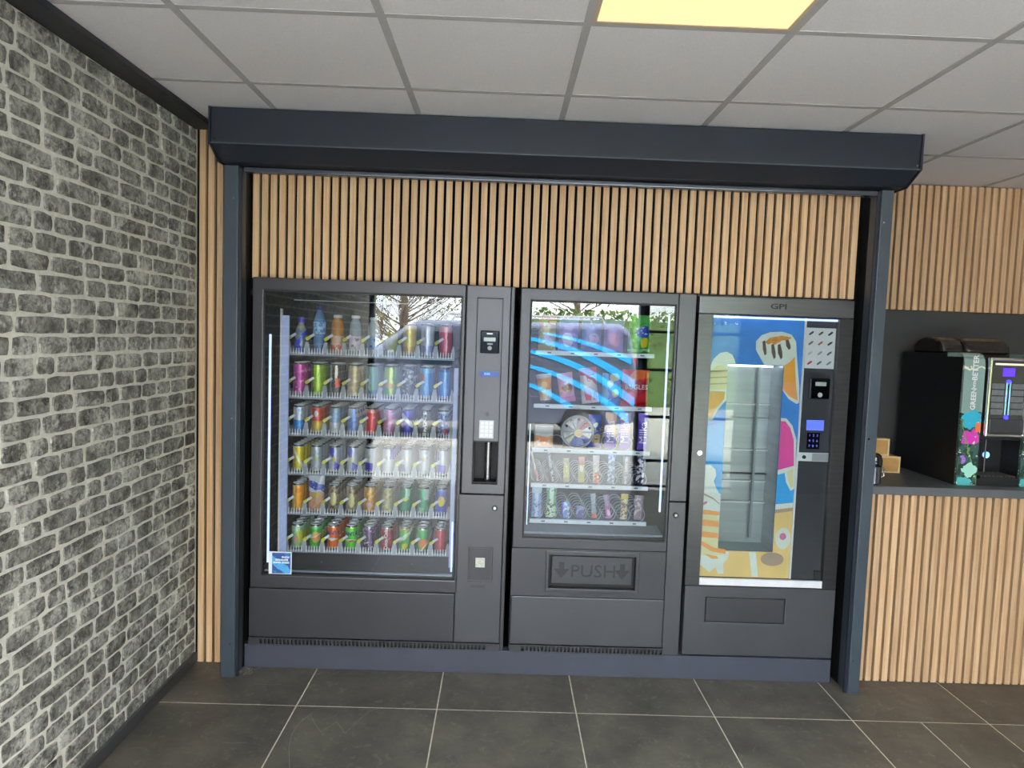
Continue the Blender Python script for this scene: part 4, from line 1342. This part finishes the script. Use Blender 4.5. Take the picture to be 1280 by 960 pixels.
# ---- pillow packs
def pack_mesh(w, h, t, m, seam=.10, nx=8, nzp=10, name='pack'):
    mb = MB()
    vs_ = []
    for s in (-1, 1):
        for j in range(nzp + 1):
            v = j / nzp
            for i in range(nx + 1):
                u = 2 * i / nx - 1
                f = max(0, 1 - abs(u) ** 2.6) ** .6
                e = min(1, max(0, v - seam * .6) / .22) * min(1, max(0, 1 - seam * .6 - v) / .22)
                e = e ** .6 if e > 0 else 0
                th = .0006 + t / 2 * f * e
                crk = .0025 * sin(9 * u + 5 * v * s) * e
                vs_.append((u * w / 2 * (1 - .05 * e), s * th + crk * (1 - abs(u)), v * h))
    n = (nx + 1) * (nzp + 1)
    fs_ = []
    for j in range(nzp):
        for i in range(nx):
            a = j * (nx + 1) + i
            q = (a, a + 1, a + nx + 2, a + nx + 1)
            fs_ += [q, tuple(n + k for k in reversed(q))]
    for j in range(nzp):
        for i in (0, nx):
            a = j * (nx + 1) + i
            fs_.append((a, a + nx + 1, n + a + nx + 1, n + a))
    for i in range(nx):
        for j in (0, nzp):
            a = j * (nx + 1) + i
            fs_.append((a, a + 1, n + a + 1, n + a))
    return mb.add(vs_, fs_).mesh(name, m, smooth=True)
def pack(name, label, cat, x, y, z_, w, h, t, m, rot=(0, 0, 0), group=None, text=None):
    o = bpy.data.objects.new(name, pack_mesh(w, h, t, m, name=name))
    COL.objects.link(o)
    o.location = (x, y, z_)
    o.rotation_euler = [radians(a) for a in rot]
    ORG[o.name] = (x, y, z_)
    tag(o, label, cat, group)
    if text:
        s, size, tz, tm_, vert = text
        vs_, fs_ = text_geo(s, size, .001)
        if vert:
            vs_ = [(-b, a_, a) for a, a_, b in vs_]
        MBt = MB().add([(a, b - t / 2 - .0015, c + tz) for a, b, c in vs_], fs_)
        k = bpy.data.objects.new('lettering', MBt.mesh('lettering', tm_))
        COL.objects.link(k)
        k.parent = o
    return o

# pouch among the cans
pack('drink_pouch', 'peach drink pouch with crumpled blue and white top on the fifth shelf', 'pouch', COLX[1] + .002, 3.372, TRAYZ[4] + .001, .080, .182, .036,
     label_mat('pouch_print', 'cf9c78', [('z', .55, 1, 'd8dce4'), ('diag', .08, .62, .8, '3a4cb4'), ('disc', 0, .48, .5, .06, 'c8b040'), ('blob', 55, .64, 'e8e4e0', .55, 1)], .08, .182, 0, .25), (0, 0, 0))

# ================================================================== SNACKS
Z = [z_ + .0175 for z_ in RAILZ]
GRP = 'bags on the %s snack shelf'
g1 = GRP % 'top'
pack('crisp_bag', 'yellow and red snack bag at the left of the top snack shelf', 'snack bag', .214, 3.378, Z[0], .086, .165, .045, label_mat('bag_a', 'b8a05c', [('z', .75, 1, 'c85a54'), ('disc', .2, .35, .6, .2, 'c0a8d0'), ('blob', 40, .58, 'd8d080')], .09, .165, .1), (4, 0, 0), g1)
pack('crisp_bag', 'lilac snack bag second from left on the top snack shelf', 'snack bag', .318, 3.378, Z[0], .098, .17, .045, label_mat('bag_b', '8a7ac0', [('disc', -.1, .35, .5, .22, 'c8b8e0'), ('z', .8, 1, '6a8ad0')], .1, .17, .1), (4, 0, 0), g1)
pack('crisp_bag', 'slate violet snack bag in the middle of the top snack shelf', 'snack bag', .428, 3.378, Z[0], .10, .17, .045, label_mat('bag_c', '6a70b4', [('disc', .2, .4, .5, .18, 'b890c0'), ('blob', 40, .6, '5a8ac8')], .1, .17, .1), (4, 0, 0), g1)
pack('crisp_bag', 'rose violet snack bag fourth from left on the top snack shelf', 'snack bag', .538, 3.378, Z[0], .10, .165, .045, label_mat('bag_d', '9a7ab8', [('disc', 0, .4, .5, .22, 'c07aa0'), ('z', .8, 1, '7a8ac0')], .1, .165, .1), (4, 0, 0), g1)
pack('crisp_bag', 'green crisp bag with blue band and yellow disc on the top snack shelf', 'snack bag', .662, 3.378, Z[0], .110, .19, .05,
     label_mat('bag_e', '3f9a44', [('disc', .35, .58, .75, .14, '2344a0'), ('blob', 85, .6, 'e4ecf4', .5, .68), ('disc', .4, .3, .42, .14, 'd8c020'), ('z', .05, .12, 'a0d8a0'), ('z', .8, 1, '58b058')], .11, .19, .1), (4, 0, 0), g1)

g2 = GRP % 'second'
ct = thing('snack_cup', 'orange and white paper snack cup leaning on the second snack shelf', 'cup', (.222, 3.385, Z[1] + .006), g2)
cm = label_mat('cup_print', 'e0dcd8', [('z', .48, .9, 'e08c24'), ('disc', -.1, .68, .4, .12, 'f0c040'), ('disc', -.3, .25, .4, .16, 'e0b070'), ('disc', .4, .2, .4, .1, 'e0b8c0')], .08, .13, 0, .4)
o = MB().lathe((.222, 3.385, Z[1] + .006), [(.026, .012), (.028, .010), (.037, .125), (.039, .128), (.039, .134)], 22).build('cup_body', cm, ct, smooth=True)
MB().lathe((.222, 3.385, Z[1] + .006), [(.0385, .1345), (.0385, .138), (.034, .139)], 22).build('cup_lid', WHITE, ct, smooth=True)
MB().lathe((.222, 3.385, Z[1] + .006), [(.030, 0), (.030, .009)], 22).build('cup_foot', BLACKM, ct, smooth=True)
ct.rotation_euler = (radians(-6), radians(-7), 0)
pack('snack_pouch', 'pink snack pouch with brown nuts printed, leaning left on the second snack shelf', 'snack bag',   .330, 3.385, Z[1] + .012, .078, .145, .036,
     label_mat('pouch_pink', 'd89ac0', [('disc', .1, .5, .65, .14, '8a4a28'), ('blob', 60, .58, 'e8b040', .38, .62), ('disc', 0, .66, .3, .05, 'f0e8f0'), ('z', .0, .2, 'c878a8')], .078, .145, .05), (4, -10, 0), g2)
pack('crisp_bag', 'red and white snack bag leaning left on the second snack shelf', 'snack bag', .440, 3.382, Z[1] + .010, .085, .175, .04,
     label_mat('bag_f', 'dcd4d4', [('z', .8, 1, 'c03048'), ('diag', .25, .72, .86, 'c83850'), ('box', -.6, .1, .08, .5, 'c02c40'), ('box', .4, .9, .05, .35, 'd06a84'), ('disc', -.6, .52, .25, .07, 'c8a040')], .085, .175, .05), (4, -8, 0), g2,
     ('U', .030, .120, mat('plum_ink', '6a2048', .4, noise_s=60, noise_a=.1), False))
pack('crisp_bag', 'blue snack bag with yellow flowers on the second snack shelf', 'snack bag', .537, 3.380, Z[1], .094, .160, .045,
     label_mat('bag_g', '2f62c4', [('x', -1, -.35, '5a9cd0'), ('disc', .35, .42, .38, .13, 'e0d878'), ('disc', .35, .42, .14, .05, 'f0f0c0'), ('disc', .3, .88, .5, .12, 'c8c080'), ('disc', -.2, .72, .3, .12, 'e8c8b0'), ('blob', 60, .66, 'd0e0f4', .05, .25)], .094, .16, .05), (4, 0, 0), g2)
pack('crisp_bag', 'large red snack bag with white lettering on the second snack shelf', 'snack bag', .655, 3.380, Z[1], .132, .182, .055,
     label_mat('bag_h', 'c4202c', [('disc', .0, .55, .9, .2, 'a8182c'), ('disc', .3, .88, .8, .13, 'd8682c'), ('disc', -.4, .25, .35, .14, 'd83040'), ('blob', 60, .66, 'e88050', .75, 1), ('box', -.3, .9, .02, .1, '8a1420')], .132, .182, .05), (4, 0, 0), g2,
     ('BUGLES', .032, .100, WHITE, False))

g3 = GRP % 'third'
bx = MB().box(.170, .262, 3.366, 3.42, Z[2], Z[2] + .112).build('snack_box', label_mat('box_print', 'd8d4d4', [('box', -1, 1, .62, .92, 'a8a0a4'), ('z', .0, .52, 'e09a4c'), ('disc', -.2, .35, .6, .16, 'e8783c'), ('blob', 60, .6, 'f0d8c0', .1, .6), ('z', 0, .1, 'd8a8b0')], .092, .112, 0, .4), bevel=.003)
tag(bx, 'small orange and white food box at the left of the third snack shelf', 'box', g3)
bx.data.transform(Matrix.Identity(4))
# round party tray standing on edge
ry, rz_ = 3.372, Z[2] + .083
rt = thing('round_snack_tray', 'round clear tray of mixed wrapped sweets standing on the third snack shelf', 'snack tray', (.380, ry, Z[2]), g3)
tray = MB()
N = 32
ringp = [(.081, 0), (.083, -.004), (.080, -.012), (.074, -.012), (.072, .0)]
for q in range(len(ringp) - 1):
    (r0, y0), (r1, y1) = ringp[q], ringp[q + 1]
    for i in range(N):
        a, b = 2 * pi * i / N, 2 * pi * (i + 1) / N
        tray.add([(.38 + r0 * cos(a), ry + y0, rz_ + r0 * sin(a)), (.38 + r0 * cos(b), ry + y0, rz_ + r0 * sin(b)), (.38 + r1 * cos(b), ry + y1, rz_ + r1 * sin(b)), (.38 + r1 * cos(a), ry + y1, rz_ + r1 * sin(a))], [(0, 1, 2, 3)])
tray.cyl((.38, ry, rz_), .081, .01, 'y', N)
tray.build('tray_rim', CLEAR, rt, smooth=True)
wc = ['e8e4e0', 'c83c50', 'd89aa8', 'c8c4d0', 'e0dcd8', 'b8b0bc', 'd8d4cc', 'e8e0c0', '6a74c0', '8a90d0', '3a48a8', 'f0ece4']
for i in range(12):
    a0, a1 = 2 * pi * i / 12 + .06, 2 * pi * (i + 1) / 12 - .06
    pts = [(.38 + .012 * cos((a0 + a1) / 2), rz_ + .012 * sin((a0 + a1) / 2))] + [(.38 + .069 * cos(a0 + (a1 - a0) * k / 4), rz_ + .069 * sin(a0 + (a1 - a0) * k / 4)) for k in range(5)]
    MB().prism(pts, ry - .009, ry - .0005, 'y').build('sweet_wedge', mat('sweet_' + wc[i], wc[i], .35, noise_s=70, noise_a=.3), rt, bevel=.002)
for i in range(5):
    a = radians(20 + i * 33)
    MB().cyl((.38 + .062 * cos(a), ry - .012, rz_ + .062 * sin(a)), .007, .003, 'y', 8).build('liquorice_drop', BLACKG, rt)
MB().cyl((.385, ry - .012, rz_ - .005), .020, .004, 'y', 16).build('centre_sweet', mat('honey', 'd8b070', .3, noise_s=60, noise_a=.2), rt)
pack('snack_pouch', 'dark blue nut pouch beside the round tray on the third snack shelf', 'snack bag', .470, 3.408, Z[2], .066, .168, .036,
     label_mat('pouch_navy', '1f4cb0', [('z', .48, .62, '20286c'), ('blob', 90, .6, 'e4e8f0', .5, .6), ('disc', .2, .28, .6, .16, 'c8b088'), ('blob', 70, .58, '7a5a38', .1, .42), ('disc', 0, .72, .3, .07, 'c8d8a8')], .09, .168, .05), (2, 0, 0), g3)
for k, (x, w, desc) in enumerate(((.543, .057, 'first'), (.612, .057, 'second'), (.702, .050, 'third'))):
    m_ = label_mat('chocolate_wrap_%d' % k, '5a38b0', ([('diag', .3, .55, 2, 'c08a5c')] if k == 0 else [('diag', .3, .62, 2, '9c5a84'), ('blob', 50, .64, 'c890a0')] if k == 1 else []), w, .18, .05)
    pack('chocolate_bar', '%s chocolate bar with white script, %s from left on third snack shelf' % (['purple and tan', 'purple and plum', 'plain purple'][k], desc), 'chocolate bar', x, 3.3722, Z[2] + .0045, w, .180, .015, m_, (1, 0, 0), 'chocolate bars on the third snack shelf',
         ('Milka', .052, .085, WHITE, True))

BARS4 = [('black bar with cream and red lettering', '22242c', [('x', -.2, .5, 'd8c0b0'), ('disc', .3, .2, .5, .2, 'c05a50')], .024, .150, 14),
         ('black bar with lilac white lettering', '14161e', [('x', -.1, .7, 'b0b0cc'), ('blob', 90, .55, '14161e')], .030, .158, 10),
         ('yellow wrapped bar', 'b8a878', [('disc', 0, .5, .8, .3, 'd8c85c'), ('blob', 60, .6, 'e8e4d0')], .030, .120, 4),
         ('yellow bar with red tip', 'c8bc70', [('z', .7, 1, 'c07868'), ('disc', 0, .55, .5, .12, 'e8e0c8')], .032, .130, 2),
         ('white bar with red foot', 'c4b4b8', [('disc', .3, .18, .8, .24, 'd05860'), ('blob', 80, .56, 'e0d890')], .034, .140, 2),
         ('pale blue bar with white lettering', '90a0c0', [('z', .82, 1, '3a80d0'), ('blob', 70, .54, 'd8dce8')], .036, .150, 0),
         ('brown grey bar with ribbed white lettering', '8a8084', [('x', -.3, .4, 'd4ccd0'), ('blob', 110, .54, '8a8084')], .034, .140, 0),
         ('black and white marbled biscuit bar', '24202c', [('blob', 50, .52, 'd8d4e4'), ('x', .75, 1, '1a1620')], .044, .150, -2)]
BARS5 = [('pale blue gum pack', '7fa4d4', [('x', -.3, .35, 'd0dcec'), ('blob', 90, .58, '5a7cb8'), ('z', .8, 1, 'b8c8d8')], .050, .150, 0),
         ('green gum pack', '6aa878', [('z', 0, .45, 'c0d8a8'), ('x', -.3, .4, 'dce8d4'), ('blob', 90, .56, '4a6a58')], .050, .150, 0),
         ('short icy blue mint pack', '88a0dc', [('blob', 50, .54, 'd8e4f4'), ('x', -1, -.5, '5a68c0')], .042, .080, 0),
         ('short dull violet mint pack', '6a6c9c', [('blob', 50, .56, 'a0a0c8')], .042, .060, 0),
         ('thin white stick with orange foot', 'b4bac8', [('z', 0, .2, 'd87040'), ('blob', 60, .6, 'd8dce4')], .026, .125, 6),
         ('thin pink stick', 'c870b0', [('disc', .1, .25, .5, .14, 'f0d0e8'), ('z', .55, 1, 'b890b8')], .026, .120, 10),
         ('cream bar with bold yellow lettering', 'c8b49c', [('x', -.5, .6, 'e8d8a8'), ('blob', 75, .53, '8a6448'), ('z', .8, 1, 'd8b848')], .036, .130, 0),
         ('mauve wrapped bar', 'a08898', [('blob', 45, .55, 'd4c4d0'), ('x', .6, 1, '806878')], .046, .125, 0)]
for k, BB in ((3, BARS4), (4, BARS5)):
    for i, (desc, base, ops, w, h, lean) in enumerate(BB):
        pack('sweet_bar', '%s, %s coil from left on the %s snack shelf' % (desc, ORD[i], ['fourth', 'bottom'][k - 3]), 'sweet bar', LX[i], 3.3638, Z[k] + .0045 + abs(lean) * .0004, w, h, .011,
             label_mat('bar_%d_%d' % (k, i), base, ops, w, h, .05), (3, -lean, 0), 'bars in the coils of the %s snack shelf' % ['fourth', 'bottom'][k - 3])

# chalky scratch line on the tile below the drinks machine
def chalk(pts, w=.0016):
    for a, b in zip(pts, pts[1:]):
        A, B = Vector((*a, 0)), Vector((*b, 0))
        n_ = Vector((-(B - A).y, (B - A).x, 0)).normalized() * w / 2
        ck.add([(*(A - n_).xy, .0001), (*(A + n_).xy, .0001), (*(B + n_).xy, .0001), (*(B - n_).xy, .0001), (*((A + B) / 2).xy, .0004)], [(0, 1, 4), (1, 2, 4), (2, 3, 4), (3, 0, 4), (0, 3, 2, 1)])
ck = MB()
chalk([(-0.7295, 2.4495), (-0.77, 2.5716), (-0.7869, 2.6676), (-0.7786, 2.7483), (-0.7532, 2.8098), (-0.7142, 2.7396), (-0.6768, 2.6839), (-0.6519, 2.7251), (-0.6313, 2.7613), (-0.5793, 2.6771), (-0.5364, 2.7959), (-0.5129, 2.8466), (-0.4646, 2.8808)])
chalk([(-1.037, 2.5965), (-0.9895, 2.5934), (-0.9429, 2.6007)])
chalk([(-1.0712, 3.0471), (-0.991, 3.0442), (-0.9508, 3.0536)])
chalk([(-0.4377, 3.1338), (-0.3949, 3.1745), (-0.3538, 3.2082)])
ck.build('scratch_line', mat('chalk_grey', '8d8a82', .9, noise_s=200, noise_a=.3), floor)

# crumbs by the left rail
cr_ = MB()
rr = random.Random(11)
for i in range(70):
    x, y = -1.19 + rr.random() * .09, 3.13 + rr.random() * .07
    s = .001 + rr.random() * .003
    cr_.add([(x + s * rr.uniform(-1, 1), y + s * rr.uniform(-1, 1), z_) for z_ in (0.0002, .0002, .0002)] + [(x, y, .0002 + s * 1.3)], [(0, 1, 2), (0, 1, 3), (1, 2, 3), (2, 0, 3)])
tag(cr_.build('crumbs', mat('crumb_grey', '9a9488', .9, noise_s=200, noise_a=.3)), 'pale grit and crumbs on the floor at the foot of the left rail', 'debris', kind='stuff')

# ================================================================== SHOPFRONT AND STREET BEHIND THE CAMERA
FR = mat('shopfront_frame', '1a1c24', .4, noise_s=6, noise_a=.1)
def sf(name, *a):
    return tag(box(name, *a, FR, bevel=.004), kind='structure')
wf = sf('wall_front', XL - .15, XR + .15, YF - .12, YF - .02, 2.40, HC + .06)
for x0, x1 in ((XL - .10, XL + .05), (1.46, 1.56), (2.55, XR + .1)):  # last one is a wide solid panel, added to cut light from the right
    box('front_post_and_light_block', x0, x1, YF - .12, YF - .02, 0, 2.40, FR, wf)
w1 = MB().box(1.56, 2.55, YF - .072, YF - .068, .08, 2.40).build('window_1', PANE)
tag(w1, kind='structure')
for zz in (.02, .30, .78, 1.29, 1.70):
    box('glazing_bar', 1.56, 2.55, YF - .09, YF - .05, zz, zz + .03, FR, w1)
ground = box('floor_outside', -16, 18, -26, YF, -.10, -.02, mat('pale_paving', 'cac7c0', .85, noise_s=3, noise_a=.12, bump=.3, bump_s=90))
tag(ground, kind='structure')

# van parked outside, nose towards the brick wall
van = thing('parked_van', 'slate grey van with bright blue swooshes parked outside the shopfront', 'van', (-.5, -4.9, -.02))
VB = mat('van_paint', '5c6274', .2, metal=.4, noise_s=3, noise_a=.05)
VBL = mat('van_blue', '2f9ad8', .3, noise_s=5, noise_a=.05)
VG = mat('van_glass', '1a2630', .05, spec=.8, noise_s=3, noise_a=.1)
side = [(-3.05, .32), (-3.10, .70), (-2.95, .98), (-2.25, 1.12), (-1.45, 1.74), (-1.20, 1.82), (1.75, 1.86), (1.93, 1.76), (2.08, 1.05), (2.10, .36), (1.6, .30), (-2.7, .28)]
MB().prism(side, -5.85, -4.05, 'y').build('body', VB, van, bevel=.09, seg=4)
for x0, x1 in ((-1.62, -.75), (-.65, .20)):
    t = .28 if x0 < -1.5 else 0
    MB().prism([(x0 - .32 if t else x0, 1.16), (x1, 1.16), (x1, 1.66), (x0 + t * .6, 1.66)], -4.052, -4.035, 'y').build('side_window', VG, van, bevel=.008)
MB().add([(-2.18, -4.20, 1.16), (-2.18, -5.70, 1.16), (-1.50, -5.62, 1.70), (-1.50, -4.28, 1.70), (-2.20, -4.20, 1.185), (-2.20, -5.70, 1.185), (-1.52, -5.62, 1.725), (-1.52, -4.28, 1.725)],
         [(0, 1, 2, 3), (4, 5, 6, 7), (0, 1, 5, 4), (1, 2, 6, 5), (2, 3, 7, 6), (3, 0, 4, 7)]).build('windscreen', VG, van)
def swoosh(p0, p1, w0, w1, sag, name='blue_swoosh'):
    top, bot = [], []
    for i in range(13):
        t = i / 12
        x = p0[0] + (p1[0] - p0[0]) * t
        z_ = p0[1] + (p1[1] - p0[1]) * t + sag * sin(pi * t)
        w = w0 + (w1 - w0) * t
        top.append((x, z_ + w / 2))
        bot.append((x, z_ - w / 2))
    MB().prism(top + bot[::-1], -4.049, -4.038, 'y').build(name, VBL, van)
for a in (((.35, 1.60), (2.02, .95), .05, .15, .12), ((.30, 1.42), (2.05, .66), .05, .15, .14), ((.20, 1.22), (1.95, .42), .04, .14, .14), ((-.1, .98), (1.3, .40), .03, .12, .14), ((.6, 1.68), (1.95, 1.30), .03, .10, .06)):
    swoosh(*a)
for wx in (-2.15, 1.25):
    for wy in (-4.16, -5.98):
        wh = MB().cyl((wx, wy, .31), .33, .22, 'y', 28).build('wheel', mat('tyre', '141416', .8, noise_s=30, noise_a=.2), van, bevel=.03)
        MB().cyl((wx, wy + (.225 if wy > -5 else -.01), .31), .20, .006, 'y', 20).build('rim', ALU, wh)
for zz in (1.93,):
    for y_ in (-4.25, -5.65):
        MB().tube([(-.9, y_, 1.84), (-.85, y_, zz), (1.5, y_, zz + .02), (1.55, y_, 1.86)], .018, 8).build('roof_rail', WHITE, van, smooth=True)
for y_ in (-4.25, -5.65):
    box('headlight', -3.08, -2.90, y_ - .16, y_ + .16, .72, .90, WHITE, van, bevel=.03)
    box('tail_light', 2.02, 2.09, y_ - .08, y_ + .08, .80, 1.35, mat('tail_red', 'b01c20', .2, noise_s=20, noise_a=.1), van, bevel=.01)
box('door_handle', -.55, -.40, -4.052, -4.02, 1.03, 1.06, BLACKM, van, bevel=.005)
mr = MB().box(-1.72, -1.60, -4.05, -3.88, 1.18, 1.36).build('wing_mirror', VB, van, bevel=.03)

# trees and hedge
LEAF = [mat('leaf_%d' % i, c, .6, noise_s=2, noise_a=.25) for i, c in enumerate(('5c7434', '7a7d44', '48602f'))]
BARK = mat('bark', '5a4e40', .9, noise_s=12, noise_a=.3, bump=.6, bump_s=20)
def leaves(n, fn, size, seed, m, name, parent):
    rr = random.Random(seed)
    vs_, fs_ = [], []
    for i in range(n):
        p = Vector(fn(rr))
        a = Vector((rr.uniform(-1, 1), rr.uniform(-1, 1), rr.uniform(-1, 1))).normalized()
        b = a.orthogonal().normalized()
        s = size * rr.uniform(.6, 1.3)
        k = len(vs_)
        vs_ += [tuple(p - a * s), tuple(p + b * s * .5), tuple(p + a * s), tuple(p - b * s * .5)]
        fs_.append((k, k + 1, k + 2, k + 3))
    o = MB().add(vs_, fs_).build(name, m, parent)
    return tag(o, kind='stuff')
def tree(x, y, h, seed, dens, label, m, crown, low=.28, nb=34):
    t = thing('street_tree', label, 'tree', (x, y, -.02), 'trees across the street')
    rr = random.Random(seed)
    mb = MB().tube([(x, y, -.02), (x + .1, y, h * .3), (x, y + .1, h * .55), (x + .05, y, h * .9)], [.14, .11, .07, .015], 8)
    ends = []
    for i in range(nb):
        z0 = h * (low + (.88 - low) * rr.random())
        a = rr.random() * 2 * pi
        L_ = crown * (.5 + .6 * rr.random()) * (1.15 - z0 / h * .6)
        e = (x + L_ * cos(a), y + L_ * sin(a), z0 + L_ * .6)
        mid = (x + L_ * .45 * cos(a + .2), y + L_ * .45 * sin(a + .2), z0 + L_ * .22)
        mb.tube([(x, y, z0), mid, e], [.026, .014, .004], 5)
        ends.append((mid, e))
        for k in range(5):
            d = (e[0] + rr.uniform(-.8, .8), e[1] + rr.uniform(-.8, .8), e[2] + rr.uniform(-.2, .9))
            mb.tube([mid, d], [.009, .003], 4)
            ends.append((e, d))
    mb.build('trunk_and_branches', BARK, t)
    def fn(r):
        a, b = r.choice(ends)
        q = r.random()
        return [a[i] + (b[i] - a[i]) * q + r.gauss(0, .22) for i in range(3)]
    leaves(dens, fn, .07, seed + 1, m, 'leaves', t)
tree(-3.0, -14.0, 7.5, 21, 1600, 'thinly leaved tall tree across the street, left of the other tree', LEAF[1], 2.6, .12, 80)
tree(2.6, -19.0, 8.0, 22, 1800, 'half bare tree across the street in the middle', LEAF[1], 2.4)
tree(6.8, -15.5, 7.0, 23, 9000, 'dense green tree across the street on the right', LEAF[0], 2.4)
hg = thing('hedge', 'long clipped green hedge across the street', 'hedge', (3, -11, -.02))
box('core', -1.0, 14, -11.6, -10.8, -.02, 2.1, LEAF[2], hg)
leaves(9000, lambda r: (r.uniform(-1.1, 14.1), r.uniform(-11.75, -10.65), r.uniform(0, 2.35)), .09, 31, LEAF[0], 'foliage', hg)
